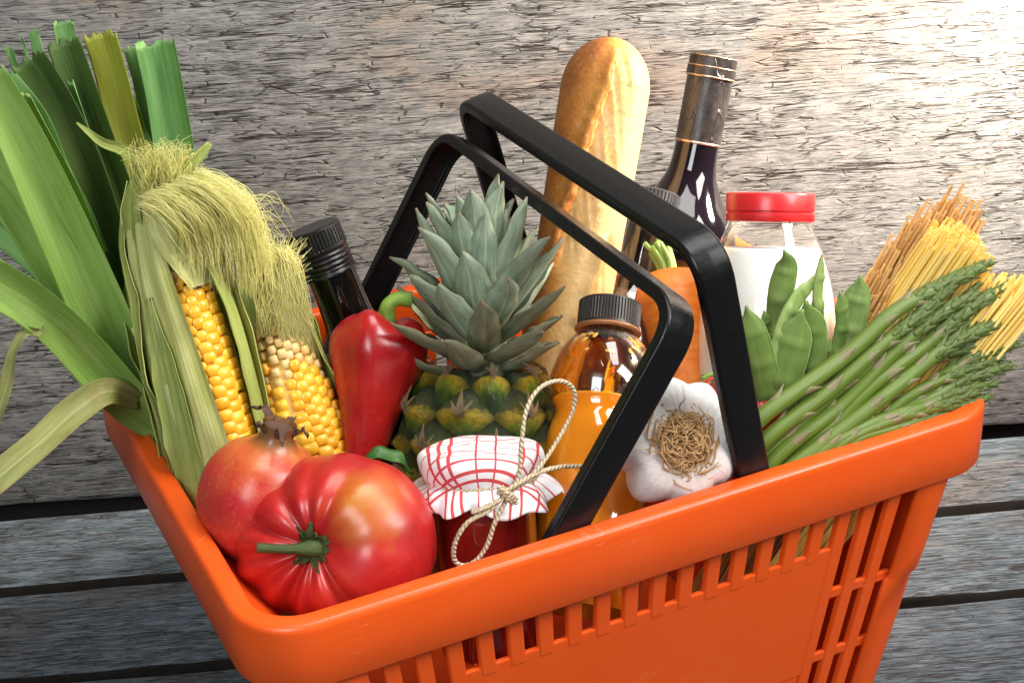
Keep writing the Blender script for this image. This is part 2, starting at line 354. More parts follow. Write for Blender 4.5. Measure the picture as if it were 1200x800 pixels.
# body shell: corners and ends, open where the barred front and back sit
XS = .1645; PITCH = .32 / 19; SLW = .0082
zl = [ZS + .006, ZS, .19, .165, .1505, .1490, .12, .09, .06, .03, .006]
def shellcol(z, side):
    hx, hy = bx(z); s = hx / bx(ZS)[0]; R = .011; xs = XS * s
    P = [(xs, -hy), ]
    for i in range(9):
        a = -PI / 2 + PI / 2 * i / 8; P.append((hx - R + R * math.cos(a), -hy + R + R * math.sin(a)))
    for i in range(1, 8): P.append((hx, -hy + R + (2 * hy - 2 * R) * i / 8))
    for i in range(9):
        a = PI / 2 * i / 8; P.append((hx - R + R * math.cos(a), hy - R + R * math.sin(a)))
    P.append((xs, hy)); return np.array([(side * x, y, z) for x, y in P])
for side in (1, -1):
    L_ = [shellcol(z, side) for z in zl]; k = len(L_[0]); F = grid_faces(len(L_), k, False)
    o = add('end_wall', mesh('end_wall', np.concatenate(L_), F if side < 0 else [f[::-1] for f in F], None, True, 35), ORANGE, BK)
    m = o.modifiers.new('thickness', 'SOLIDIFY'); m.thickness = .0032; m.offset = 1 if side < 0 else 1
def fw(s, z, sg, dep):
    """point on the sloping long wall: s = x at skirt height, dep = depth inwards"""
    hx, hy = bx(max(z, .15)) if z > .1495 else bx(z); sc = (.190 - .038 * (ZS - z) / ZS) / .190
    hy = .1512 - .022 * (ZS - z) / ZS
    return (s * sc, sg * (hy - dep), z)
def slab(s0, s1, z0, z1, sg, d0, d1, nz=1):
    mb = MB(); zz = np.linspace(z0, z1, nz + 1)
    V = []
    for z in zz: V += [fw(s0, z, sg, d0), fw(s1, z, sg, d0), fw(s1, z, sg, d1), fw(s0, z, sg, d1)]
    F = []
    for i in range(nz):
        for j in range(4): F.append((i * 4 + j, i * 4 + (j + 1) % 4, i * 4 + 4 + (j + 1) % 4, i * 4 + 4 + j))
    F += [(0, 3, 2, 1), tuple(nz * 4 + j for j in range(4))]
    if sg > 0: F = [f[::-1] for f in F]
    mb.put(V, F); return mb
sl = [-.160 + PITCH * i for i in range(20)]
for sg in (-1, 1):
    for i in range(19):
        long = i < 3 or i > 15
        z0 = .006 if long else .1790
        if i in (2, 16): z0 = .006
        o = add('bar', slab(sl[i] + SLW / 2, sl[i + 1] - SLW / 2, z0, ZS + .004, sg, -.0002, .0042).mesh('bar', False), ORANGE, BK); bevel(o, .0011, 3)
    o = add('panel', slab(sl[2] + PITCH * .5 + .001, sl[17] - PITCH * .5 - .001, .094, .1850, sg, .0003, .0036, 6).mesh('panel', False), ORANGE, BK); bevel(o, .0009)
    o = add('lower_panel', slab(sl[2] + PITCH * .5 + .001, sl[17] - PITCH * .5 - .001, .006, .0935, sg, .0012, .0036, 4).mesh('lower_panel', False), ORANGE, BK); bevel(o, .0008)
    for e0, e1 in ((-XS - .001, sl[2] + PITCH * .5 + .002), (sl[17] - PITCH * .5 - .002, XS + .001)):
        for zc in (.1500, .1035, .056, .010):
            o = add('cross_bar', slab(e0, e1, zc - .0032, zc + .0032, sg, .0007, .0037).mesh('cross_bar', False), ORANGE, BK); bevel(o, .0007)
hx, hy = bx(.004)
o = add('bottom', loft([rr(hx, hy, .02, .008), rr(hx, hy, .02, .0), rr(.01, .01, .005, .0), rr(.01, .01, .005, .008), rr(hx, hy, .02, .008)]).mesh('bottom', True, 30), ORANGE, BK)
def handle(nb, nc, fc, fb):
    nb, nc, fc, fb = [np.array(p, float) for p in (nb, nc, fc, fb)]
    d0 = nrm(nc - nb); d2 = nrm(fb - fc)
    R = .019
    pts = [nb - d0 * .035]; pts += list(nb + (nc - d0 * R - nb) * np.linspace(0, 1, 10)[:, None])
    d1 = nrm(fc - nc)
    for (cn, a, b) in ((nc, -d0, d1), (fc, -d1, d2)):
        p0, p2 = cn + a * R, cn + b * R
        for t in np.linspace(.08, .92, 9): pts.append((1 - t) ** 2 * p0 + 2 * t * (1 - t) * (cn * .86 + (p0 + p2) * .07) + t * t * p2)
        if cn is nc: pts += list(nc + d1 * R + (fc - nc - 2 * d1 * R) * np.linspace(0, 1, 14)[:, None])
    pts += list(fc + d2 * R + (fb - fc - d2 * R) * np.linspace(0, 1, 8)[:, None]); pts.append(fb + d2 * .035)
    pts = np.array(pts); pn = nrm(np.cross(d0, d1))
    w2, t_, fl, tw = .0096, .0032, .0036, .0022
    sec = np.array([(-w2, t_ - .0012), (-w2 + .0012, t_), (-.0006, t_ + .0005), (.0006, t_ + .0005), (w2 - .0012, t_), (w2, t_ - .0012), (w2, -fl), (w2 - tw, -fl), (w2 - tw, t_ - .003), (-w2 + tw, t_ - .003), (-w2 + tw, -fl), (-w2, -fl)])
    T, N, B = frames(pts, pn)
    mid = len(pts) // 2
    if B[mid] @ np.array([0, 0, 1.]) < 0: sec = sec * np.array([1, -1])
    mb = tube(pts, 1, sec=sec, hint=pn)
    o = add('handle', mb.mesh('handle', True, 32), BLACKP, BK); bevel(o, .0006, 2, 40); return o
h1 = handle((-.050, -.1435, .247), (.020, -.1425, .350), (.021, .1400, .353), (-.038, .1435, .256))
h2 = handle((.0595, -.1435, .247), (.0315, -.1425, .381), (.035, .1400, .377), (.066, .1435, .256))
# ------------------------------------------------------------------ plant materials
def leafmat(name, dark, light, rough=.42, stripes=46., tr=.22, brown=None, bs=.25, rib=.35):
    g = G(name); x, y, z = g.sep(g.st()); r = g.rnd()
    s = g.noise(g.comb(g.math('ADD', g.math('MULTIPLY', x, stripes), g.math('MULTIPLY', r, 50)), g.math('MULTIPLY', y, 1.6), r), 1, 4, .7)
    big = g.noise(g.comb(g.math('MULTIPLY', x, 3.), g.math('ADD', g.math('MULTIPLY', y, 3.5), g.math('MULTIPLY', r, 31)), r), 1.3, 4)
    f = g.math('ADD', g.math('MULTIPLY', s, .55), g.math('MULTIPLY', big, .45))
    c = g.ramp(f, [(.32, dark), (.68, light)])
    mid = g.ramp(g.math('ABSOLUTE', g.math('SUBTRACT', x, .5)), [(.0, rib), (.05, .0)])
    c = g.mix(mid, c, tuple(min(1, q * 1.5 + .03) for q in light))
    if brown is not None:
        e = g.math('ADD', g.ramp(y, [(.93, 0), (1., .7)]), g.math('ADD', g.ramp(g.math('ABSOLUTE', g.math('SUBTRACT', x, .5)), [(.42, 0), (.5, .35)]), g.math('MULTIPLY', g.ramp(g.noise(g.obj(), 90, 5), [(.57, 0), (.70, 1)]), .35)))
        c = g.mix(g.math('MINIMUM', e, .85), c, brown)
    g.p(Base_Color=c, Roughness=rough, Specular_IOR_Level=.30)
    g.bump(s, bs, .0009)
    if tr: g.trans(c, tr)
    return g.m
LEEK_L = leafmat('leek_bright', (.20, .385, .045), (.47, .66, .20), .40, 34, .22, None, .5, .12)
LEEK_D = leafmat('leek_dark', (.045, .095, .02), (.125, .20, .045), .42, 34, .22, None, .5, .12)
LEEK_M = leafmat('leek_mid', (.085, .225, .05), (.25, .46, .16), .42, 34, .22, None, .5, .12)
LEEK_Y = leafmat('leek_yellowing', (.22, .26, .022), (.42, .42, .06), .45, 34, .22, None, .5, .12)
LEEK_S = leafmat('leek_shaft', (.30, .42, .12), (.55, .62, .30), .4, 60)
DRY = leafmat('dry_husk', (.16, .19, .045), (.38, .38, .14), .6, 40, .15, (.27, .15, .06))
HUSK = leafmat('husk', (.36, .42, .07), (.80, .80, .32), .5, 38, .25, None, 1.)
HUSK_G = leafmat('husk_green', (.28, .38, .07), (.56, .62, .20), .5, 38, .22, None, 1.)
HUSK_P = leafmat('husk_pale', (.40, .44, .09), (.84, .82, .40), .5, 38, .3, None, 1.)
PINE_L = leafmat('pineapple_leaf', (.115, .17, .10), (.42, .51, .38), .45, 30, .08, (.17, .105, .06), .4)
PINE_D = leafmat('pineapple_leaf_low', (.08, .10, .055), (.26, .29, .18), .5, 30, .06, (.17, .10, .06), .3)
BEANM = leafmat('flat_bean', (.135, .22, .045), (.22, .325, .085), .5, 5, .10, None, .15, 0.)
BEANE = leafmat('flat_bean_light', (.19, .29, .07), (.31, .42, .14), .5, 5, .10, None, .15, 0.)
HERB = leafmat('basil_leaf', (.02, .07, .012), (.055, .15, .03), .3, 20, .1)

# ------------------------------------------------------------------ leeks
K = 1 / 2200.
GREENS = 'leeks'
def leaf(parent, mat, pts, wpx, cup=.5, fold=0., nm='leaf', roll=None, th=.0011, n=40, wave=.0012, k=19):
    p = resample(ats(pts), n)
    return add(nm, ribbon(p, sinterp(wpx, n) * K, TOCAM, cup, fold, th, k, wave=wave, waven=2, roll=roll, ragged=.0035 if mat is not DRY else 0.).mesh(nm), mat, parent)
lk = thing('leek', 'leek with broad bright green leaves spreading left over the basket corner', 'leek', at(190, 520, .05), GREENS)
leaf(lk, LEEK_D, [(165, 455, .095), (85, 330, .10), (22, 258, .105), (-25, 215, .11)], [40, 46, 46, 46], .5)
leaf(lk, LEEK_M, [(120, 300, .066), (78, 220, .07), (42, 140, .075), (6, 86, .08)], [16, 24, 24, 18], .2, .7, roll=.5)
leaf(lk, LEEK_L, [(190, 515, .058), (150, 425, .056), (112, 345, .052), (64, 235, .05), (22, 150, .05), (-18, 80, .05)], [48, 66, 74, 68, 58, 46], .75, .18)
leaf(lk, LEEK_L, [(184, 505, .064), (132, 415, .064), (85, 335, .062), (35, 250, .06), (-25, 172, .06)], [44, 60, 66, 64, 60], .7, .1)
leaf(lk, LEEK_L, [(262, 552, .07), (205, 508, .06), (165, 480, .048), (95, 403, .03), (45, 360, .02), (-25, 316, .01)], [26, 36, 58, 62, 58, 56], .9, .1)
leaf(lk, LEEK_L, [(178, 470, .07), (140, 360, .068), (100, 260, .068), (62, 175, .068), (28, 108, .068)], [24, 34, 34, 30, 22], .5, .35, roll=-.35)
leaf(lk, LEEK_M, [(182, 505, .072), (120, 402, .075), (60, 318, .078), (-25, 245, .08)], [30, 38, 40, 38], .5, .2)
leaf(lk, DRY, [(48, 384, .022), (46, 390, .018), (30, 389, .017), (16, 410, .016), (8, 450, .014), (-8, 505, .012)], [8, 12, 14, 16, 16, 12], .9, 0, th=.0007)
leaf(lk, DRY, [(165, 470, .045), (128, 458, .028), (90, 480, .018), (45, 520, .008), (-15, 570, .0)], [20, 32, 38, 36, 36], .7, .0, th=.0008)
def shaft(parent, a, b, r): add('stem', tube(resample([a, np.array([max(a[0] + .022, -.166), (a[1] + b[1]) / 2, .225]), b], 14), sinterp([r, r * 1.02, r * 1.0], 14), 20).mesh('stem'), LEEK_S, parent)
shaft(lk, at(182, 500, .06), np.array([-.135, .055, .09]), .0145)
lk = thing('leek', 'leek with dark green and yellowing leaves standing at the back left', 'leek', at(190, 480, .1), GREENS)
leaf(lk, LEEK_M, [(95, 210, .15), (56, 100, .16), (38, 34, .165)], [20, 18, 13], .6)
leaf(lk, LEEK_M, [(110, 210, .15), (88, 100, .16), (75, 24, .165)], [30, 30, 27], .8)
leaf(lk, LEEK_M, [(62, 200, .14), (30, 110, .15), (9, 54, .155)], [14, 12, 10], .6)
leaf(lk, LEEK_M, [(60, 180, .142), (38, 95, .152), (26, 44, .157)], [8, 7, 4], .6)
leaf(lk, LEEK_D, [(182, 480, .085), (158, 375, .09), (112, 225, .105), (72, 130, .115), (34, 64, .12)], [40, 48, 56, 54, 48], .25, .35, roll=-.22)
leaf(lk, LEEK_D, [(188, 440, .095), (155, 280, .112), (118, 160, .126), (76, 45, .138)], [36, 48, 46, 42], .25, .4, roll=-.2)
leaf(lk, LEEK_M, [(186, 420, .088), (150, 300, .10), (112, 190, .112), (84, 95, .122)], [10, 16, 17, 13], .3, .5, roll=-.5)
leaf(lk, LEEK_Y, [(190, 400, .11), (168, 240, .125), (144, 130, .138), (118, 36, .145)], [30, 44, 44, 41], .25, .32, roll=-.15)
shaft(lk, at(180, 470, .1), np.array([-.135, .105, .07]), .0145)
lk = thing('leek', 'upright mid green cut leek leaves behind the taller corn cob', 'leek', at(225, 400, .12), GREENS)
leaf(lk, LEEK_M, [(200, 260, .142), (178, 130, .152), (157, 52, .158)], [34, 34, 26], .4, .2)
leaf(lk, LEEK_M, [(230, 360, .11), (211, 200, .132), (199, 120, .142), (184, 46, .15)], [62, 66, 64, 62], 1.2, .15)
leaf(lk, LEEK_D, [(190, 240, .128), (172, 170, .134), (154, 110, .14)], [14, 14, 6], .5)
shaft(lk, at(230, 380, .12), np.array([-.12, .108, .08]), .0145)

# ------------------------------------------------------------------ corn cobs
def kernel_mesh():
    V = []; F = []; n = 5; k = 10
    for i in range(n):
        f = i / (n - 1); rr_ = [1., 1.05, 1.0, .74, .0][i]; h = [-.35, .25, .66, .86, .88][i]
        for j in range(k):
            a = 2 * PI * j / k; cx, cz = math.cos(a), math.sin(a); e = .5
            V.append((rr_ * math.copysign(abs(cx) ** e, cx), h, rr_ * math.copysign(abs(cz) ** e, cz)))
    F = grid_faces(n, k, True); return np.array(V), F
def kmat(name, a, b, sss=.25, rough=.28):
    g = G(name); r = g.rnd(); c = g.mix(g.math('ADD', g.math('MULTIPLY', r, .75), g.math('MULTIPLY', g.noise(g.obj(), 3, 2), .25)), a, b)
    g.p(Base_Color=c, Roughness=rough, Subsurface_Weight=sss, Subsurface_Radius=(.006, .003, .0008), Subsurface_Scale=.5, Coat_Weight=.2, Coat_Roughness=.15); return g.m
KYEL = kmat('corn_kernel', (.80, .36, .012), (.95, .56, .05)); KPAL = kmat('pale_kernel', (.66, .42, .12), (.80, .60, .28), .3, .45)
kv, kf = kernel_mesh(); KM_Y = mesh('kernel', kv, kf); KM_Y.materials.append(KYEL); KM_P = mesh('kernel_small', kv, kf); KM_P.materials.append(KPAL)
COBM = plain('cob_core', (.75, .45, .10), .6)
def mapM(M, loc, rad, ax, sc):
    """matrix with local y = radial, z = ax"""
    z = nrm(ax); y = nrm(rad - z * (rad @ z)); x = np.cross(y, z); m = np.eye(4)
    m[:3, 0] = x * sc[0]; m[:3, 1] = y * sc[1]; m[:3, 2] = z * sc[2]; m[:3, 3] = loc; return Matrix(m.tolist())
def cob(parent, a, b, R, z1, rows, th_lo, th_hi, pale_from, taper):
    M = axisM(a, b); m = np.array(M); Lc = np.linalg.norm(np.array(b) - a)
    core = curve([(R * .84, 0), (R * .84, z1 * .6), (R * .78 * taper(.9), z1 * .85), (R * .25, z1 * 1.0)], 20)
    core_o = add('cob_core', lathe(core, 24, M).mesh('cob_core'), COBM, parent)
    hh = .0062; nr = int(z1 / hh); i_n = 0
    for i in range(rows):
        th = 2 * PI * (i + .0) / rows
        t2 = (th + PI) % (2 * PI) - PI
        if not (math.radians(th_lo) <= t2 <= math.radians(th_hi)): continue
        for j in range(nr):
            z = (j + .5 + .5 * (i % 2) + random.uniform(-.12, .12)) * hh; f = z / z1
            if f > 1: continue
            Rz = R * taper(f); tt = t2 + random.uniform(-.03, .03) + .10 * math.sin(f * 3 + i)
            rad = m[:3, :3] @ np.array([math.sin(tt), -math.cos(tt), .0]); ax = m[:3, 2]
            pale = f > pale_from + random.uniform(-.10, .07)
            s = random.uniform(.9, 1.06) * (.8 if pale else 1)
            wx = (PI * Rz / rows) * 1.04
            loc = m[:3, 3] + ax * z + rad * (Rz * .84)
            add('kernel', KM_P if pale else KM_Y, None, core_o, mapM(None, loc, rad + ax * random.uniform(-.08, .08), ax, (wx * s, R * .19 * s, hh * .53 * s)))
    return M
def husk(parent, M, z, th0, th1, Rr, mat, nz=36, nt=16, th=.0007, ripple=.0011, seed=1, nm='husk_leaf'):
    """a husk leaf wrapped round the cob: z, th0, th1 (degrees), Rr are control lists along its length"""
    zz = sinterp(z, nz); a0 = np.radians(sinterp(th0, nz)); a1 = np.radians(sinterp(th1, nz)); R_ = sinterp(Rr, nz)
    t = np.linspace(0, 1, nt)[None]; A = a0[:, None] + (a1 - a0)[:, None] * t
    rip = ripple * np.sin(t * 23 + 2.2 * wob(zz[:, None] * 20, seed)) * (.4 + .6 * np.abs(wob(t * 4 + zz[:, None] * 8, seed + 3)))
    flare = .0022 * (np.abs(t * 2 - 1) ** 4) * (1 + wob(zz[:, None] * 60, seed + 5))
    Rm = R_[:, None] + rip + flare
    def lay(Rq): return np.stack([Rq * np.sin(A), -Rq * np.cos(A), np.repeat(zz[:, None], nt, 1)], -1).reshape(-1, 3)
    V = np.concatenate([lay(Rm), lay(Rm - th)]); S = np.stack([np.repeat(t, nz, 0), np.repeat(np.linspace(0, 1, nz)[:, None], nt, 1), np.zeros((nz, nt))], -1).reshape(-1, 3)
    o = nz * nt; F = grid_faces(nz, nt, False); F = F + [tuple(o + i for i in f[::-1]) for f in F]
    for i in range(nz - 1):
        F.append((i * nt, o + i * nt, o + i * nt + nt, i * nt + nt)); q = i * nt + nt - 1; F.append((q, q + nt, o + q + nt, o + q))
    for j in range(nt - 1): F.append((j, j + 1, o + j + 1, o + j)); q = (nz - 1) * nt + j; F.append((q, o + q, o + q + 1, q + 1))
    return add(nm, mesh(nm, xf(M, V), F, np.concatenate([S, S])), mat, parent)
g = G('corn_silk'); x, y, z = g.sep(g.st()); g.p(Base_Color=g.mix(g.ramp(g.noise(g.comb(g.math('MULTIPLY', z, 60), y, 0.), 1, 3), [(.3, 0), (.7, 1)]), (.80, .78, .32), (1., .96, .62)), Roughness=.45, Subsurface_Weight=0.)
SILK = g.m; g.trans((.95, .93, .50), .6)
def silk(parent, strands, r=.00017):
    mb = MB()
    for i, p in enumerate(strands):
        n = 18; q = resample(p, n); t_ = np.linspace(0, 1, n)[:, None]; ph = RN.uniform(0, 6.28, 6); fq = RN.uniform(5, 14, 2)
        q = q + (RIGHT * np.sin(t_ * fq[0] + ph[0]) + UP * np.sin(t_ * fq[1] + ph[1]) * .7 + TOCAM * np.sin(t_ * 9 + ph[2])) * (.0006 * t_ * RN.uniform(.2, 1.6))
        tube(q, interp([r, r, r * .9, r * .5], n), 3, mb=mb, tag3=random.random())
    add('silk', mb.mesh('silk'), SILK, parent, None, 'stuff')
rj = random.uniform
c1 = thing('corn_cob', 'taller corn cob in pale husk showing one narrow strip of kernels, beside the leeks', 'corn', at(272, 570, .0), 'corn cobs')
A1, B1 = at(276, 585, .0), at(180, 205, .065); L1 = np.linalg.norm(B1 - A1)
M1 = cob(c1, A1, B1, .0232, L1 * .735, 17, -45, 80, .99, lambda f: 1 - .30 * max(0, f - .45) ** 1.3 / .55 ** 1.3)
husk(c1, M1, [0, L1 * .3, L1 * .6, L1 * .85, L1 * 1.0], [-190, -185, -170, -140, -120], [-72, -52, -46, -58, -80], [.0265, .0305, .0295, .0235, .012], HUSK, seed=4, ripple=.0018)
husk(c1, M1, [0, L1 * .3, L1 * .6, L1 * .88], [-165, -160, -150, -130], [-100, -86, -84, -100], [.0290, .0325, .0310, .0200], HUSK_G, seed=41, ripple=.0014)
husk(c1, M1, [0, L1 * .22, L1 * .45, L1 * .66], [-62, -50, -42, -34], [-22, -12, -14, -26], [.0272, .0296, .0290, .0262], HUSK_G, seed=44, ripple=.0012)
husk(c1, M1, [0, L1 * .25, L1 * .5, L1 * .72, L1 * .94], [-110, -95, -85, -85, -90], [22, 17, 10, 2, -8], [.0250, .0278, .0272, .0248, .0165], HUSK_P, seed=8, ripple=.0022)
husk(c1, M1, [0, L1 * .3, L1 * .55, L1 * .74], [56, 56, 54, 46], [150, 150, 140, 110], [.0248, .0268, .0258, .0225], HUSK_G, seed=12)
husk(c1, M1, [L1 * .66, L1 * .76, L1 * .86, L1 * .95], [20, 0, -15, -15], [85, 105, 105, 60], [.0205, .0228, .0210, .012], HUSK_P, seed=17, nm='inner_husk')
husk(c1, M1, [0, L1 * .3, L1 * .6, L1 * .82, L1 * .95], [110, 105, 90, 45, 60], [205, 205, 220, 225, 200], [.026, .028, .027, .023, .015], HUSK_P, seed=15)
def lf(parent, mat, pts, wpx, hint=None, cup=.6, nm='husk_leaf', th=.0006, n=22, fold=0.):
    add(nm, ribbon(resample(ats(pts), n), sinterp(wpx, n) * K, TOCAM if hint is None else hint, cup, fold, th, 9, wave=.0008).mesh(nm), mat, parent)
lf(c1, HUSK_G, [(153, 300, .05), (150, 240, .055), (158, 196, .06), (150, 178, .06), (122, 168, .06), (108, 158, .06), (90, 144, .06)], [10, 14, 12, 7, 16, 12, 3], cup=1.1)
lf(c1, HUSK_G, [(166, 300, .045), (160, 240, .048), (172, 218, .05), (208, 209, .05), (214, 202, .05), (228, 190, .05), (247, 168, .052)], [12, 14, 11, 9, 9, 17, 9], cup=1.0)
S_ = []
for i in range(950):
    t = random.random(); u0, v0 = 160 + 74 * t + rj(-6, 6), 238 - 36 * t + rj(-8, 10); y0 = .038 + rj(-.012, .02)
    q = min(1.05, max(-.05, t + rj(-.16, .16))); u3, v3 = 214 + 98 * q + rj(-8, 8), 322 + 14 * q + rj(-44, 20)
    um, vm = (u0 + u3) / 2 + 12 + 8 * t + rj(-6, 6), (v0 + v3) / 2 - 14 - 8 * t + rj(-6, 6)
    S_.append(ats([(u0, v0, y0), ((u0 + um) / 2 + rj(-3, 3), (v0 + vm) / 2 - 6 + rj(-4, 4), y0 - .004), (um, vm, y0 - .006 + rj(-.006, .004)), (um * .45 + u3 * .55 + rj(1, 7), vm * .5 + v3 * .5 + rj(-6, 3), .03 + rj(-.008, .01)), (u3, v3, .026 + rj(-.006, .016))]))
for i in range(300):
    u0, v0 = rj(165, 215), rj(215, 240); a = rj(-1, 1)
    S_.append(ats([(u0, v0, .05), (u0 + a * 8 + rj(-5, 5), v0 - rj(12, 26), .05 + rj(-.01, .015)), (u0 + a * 16 + rj(-9, 9), v0 - rj(28, 50), .05 + rj(-.015, .02)), (u0 + a * 26 + rj(-14, 14), v0 - rj(34, 60), .05 + rj(-.015, .02))]))
for i in range(120):
    u0, v0 = rj(240, 310), rj(225, 290); S_.append(ats([(u0 - 30, v0 + 6, .04), (u0, v0, .04), (u0 + rj(8, 26), v0 + rj(-8, 14), .045), (u0 + rj(20, 40), v0 + rj(-4, 40), .05)]))
silk(c1, S_)
c2 = thing('corn_cob', 'shorter corn cob with wide bare kernels and pale undeveloped tip, next to the red pepper', 'corn', at(380, 570, .01), 'corn cobs')
A2, B2 = at(388, 600, .005), at(296, 290, .07); L2 = np.linalg.norm(B2 - A2)
M2 = cob(c2, A2, B2, .0236, L2 * .735, 18, -88, 88, .74, lambda f: 1 - .42 * max(0, f - .35) ** 1.25 / .65 ** 1.25)
husk(c2, M2, [0, L2 * .3, L2 * .6, L2 * .85], [-150, -140, -120, -110], [-78, -66, -56, -40], [.0238, .0246, .0228, .0165], HUSK_G, seed=21)
husk(c2, M2, [0, L2 * .35, L2 * .62, L2 * .88], [80, 78, 66, 40], [190, 190, 180, 150], [.0236, .0238, .0205, .0135], HUSK, seed=25)
husk(c2, M2, [0, L2 * .35, L2 * .65, L2 * .9], [150, 150, 130, 100], [235, 235, 250, 270], [.0246, .0252, .024, .016], HUSK_G, seed=28)
lf(c2, LEEK_D, [(372, 440, .06), (362, 405, .07), (357, 370, .08), (352, 345, .088), (346, 318, .092)], [16, 14, 10, 12, 3], cup=.8, nm='husk_leaf')
S_ = []
for i in range(520):
    u0, v0 = rj(300, 346), rj(352, 388); d = random.random()
    um, vm = 292 + 50 * d + rj(-10, 10), rj(300, 340)
    S_.append(ats([(u0, v0 + rj(0, 14), .035), (u0 * .5 + um * .5 + rj(-3, 3), v0 * .5 + vm * .5 + 5, .04 + rj(-.006, .006)), (um, vm, .045 + rj(-.008, .01)), (um - 14 + 30 * d + rj(-10, 10), vm - rj(5, 30), .05 + rj(-.01, .012))]))
for i in range(300):
    d = random.random(); u0, v0 = rj(285, 320), rj(305, 335)
    S_.append(ats([(u0, v0, .045), (u0 + 14 + rj(-3, 6), v0 - rj(4, 22), .04), (u0 + 28 + rj(-4, 8), v0 + rj(-12, 16), .036), (u0 + 38 + rj(-6, 10), v0 + rj(30, 60), .034), (u0 + 48 + rj(-10, 14), v0 + rj(70, 115), .033)]))
silk(c2, S_)

# ------------------------------------------------------------------ pepper, tomato, pomegranate
def redmat(name, cols, rough=.2, coat=.35, patch=None):
    g = G(name); o = g.obj(); n = g.noise(o, 26, 4); st = g.st()
    c = g.ramp(n, [(.3, cols[0]), (.5, cols[1]), (.72, cols[2])])
    sp_ = g.ramp(g.vor(o, 520, 'F1'), [(.10, 1), (.22, 0)]); c = g.mix(g.math('MULTIPLY', g.math('MULTIPLY', sp_, g.ramp(g.noise(o, 40, 2), [(.45, 0), (.6, 1)])), .22), c, (.75, .28, .14))
    if patch is not None: c = patch(g, c, st, o)
    g.p(Base_Color=c, Roughness=g.ramp(g.noise(o, 140, 3), [(.3, rough - .04), (.7, rough + .08)]), Coat_Weight=coat, Coat_Roughness=.22, Subsurface_Weight=.12, Subsurface_Radius=(.008, .002, .001), Subsurface_Scale=.6)
    g.bump(g.noise(o, 320, 4), .06, .0006); return g.m
PEPM = redmat('red_pepper_skin', [(.26, .005, .007), (.36, .008, .009), (.43, .014, .011)], .26, .2)
STEMG = leafmat('green_stem', (.10, .20, .025), (.26, .38, .07), .5, 12, 0)
pp = thing('red_pepper', 'long red pointed pepper standing stalk up in front of the dark bottle', 'pepper', at(428, 555, .0))
PA, PB = at(418, 585, -.01), at(446, 371, .032); LP = np.linalg.norm(PB - PA); MP = axisM(PA, PB)
prof = [(.0001, 0), (.004, .002), (.0075, .014), (.0115, LP * .25), (.0160, LP * .45), (.0212, LP * .62), (.0262, LP * .77), (.0264, LP * .86), (.0230, LP * .945), (.0165, LP * .985), (.0095, LP * .972), (.0045, LP * .955), (.0001, LP * .95)]
def pmod(T, z, r):
    f = np.clip(z / LP, 0, 1); l = .055 * np.cos(3 * T + .5) + .03 * np.cos(2 * T + 2.4 + f) + .018 * np.sin(7 * T + 3 * f)
    zz = z + np.where(f > .85, .0035 * np.cos(3 * T + .9) * np.clip((f - .85) / .1, 0, 1) * np.clip(r / .012, 0, 1), 0)
    return r * (1 + l * (.35 + .65 * f)) + .0006 * wob(T * 3 + z * 40, 5), zz
add('flesh', lathe(curve(prof, 60), 72, MP, pmod, close=False).mesh('flesh'), PEPM, pp)
add('stalk', tube(resample(ats([(446, 384, .03), (452, 372, .03), (455, 358, .029), (466, 350, .028), (482, 351, .026)]), 22), interp([.0085, .0058, .0044, .0040, .0043, .0046], 22), 12).mesh('stalk'), STEMG, pp)

def tpatch(g, c, st, o):
    x, y, z = g.sep(o)
    P1 = at(437, 573, -.125); P2 = at(300, 690, -.125)
    d = g.n('ShaderNodeVectorMath', {0: o, 1: tuple(P1)}, operation='DISTANCE').outputs[1]
    d = g.math('ADD', d, g.math('MULTIPLY', g.math('SUBTRACT', g.noise(o, 60, 4), .5), .035))
    c = g.mix(g.ramp(d, [(.006, .92), (.034, 0)]), c, (.50, .19, .015))
    c = g.mix(g.ramp(d, [(.004, .55), (.016, 0)]), c, (.36, .30, .03))
    return c
TOMM = redmat('beefsteak_tomato_skin', [(.35, .008, .010), (.47, .016, .014), (.56, .034, .022)], .36, .18, tpatch)
CALYX = leafmat('tomato_calyx', (.022, .042, .012), (.085, .115, .03), .65, 12, 0, (.16, .11, .05), .8)
tm = thing('beefsteak_tomato', 'large ribbed red beefsteak tomato in the near corner of the basket', 'tomato', at(393, 690, -.09))
TC = at(391, 634, -.088); TAX = nrm(TOCAM * .93 - RIGHT * .20 + UP * .02); MT = axisM(TC, TC + TAX, UP)     # local z to the stem end, local -y up in the picture
crease = [(62, 1.9, .15), (92, .7, .12), (114, 1.6, .13), (142, 1.0, .13), (168, 1.1, .13), (200, 1.0, .14), (240, 1.1, .14), (266, .5, .12), (290, .8, .14), (325, .2, .2), (355, .18, .2)]
def tmod(T, z, r):
    # T=0 is picture up, grows to the left; ang runs clockwise from picture right
    ang = (270 - np.degrees(T)) % 360; cr = 0
    for a, d, wv in crease:
        da = (ang - a + 180) % 360 - 180; cr = cr + d * np.exp(-(np.radians(da) / wv) ** 2)
    z_n = z / .04; top = np.clip((z_n + .35) / 1.1, 0, 1)
    R_ = r * (1 - .105 * cr * (.15 + .85 * top) * np.clip((r - .006) / .02, 0, 1)) * (1 + .03 * np.cos(2 * (T - 1.9)) + .02 * np.cos(3 * T + 1))
    ex = 1.0 + .0 * T
    zz = z + .0045 * np.sin(-T + .2) * (r / .05) - .0045 * cr * np.clip(r / .03, 0, 1) * top * np.clip((.05 - r) / .03, 0, 1)
    return R_, zz
prof = []
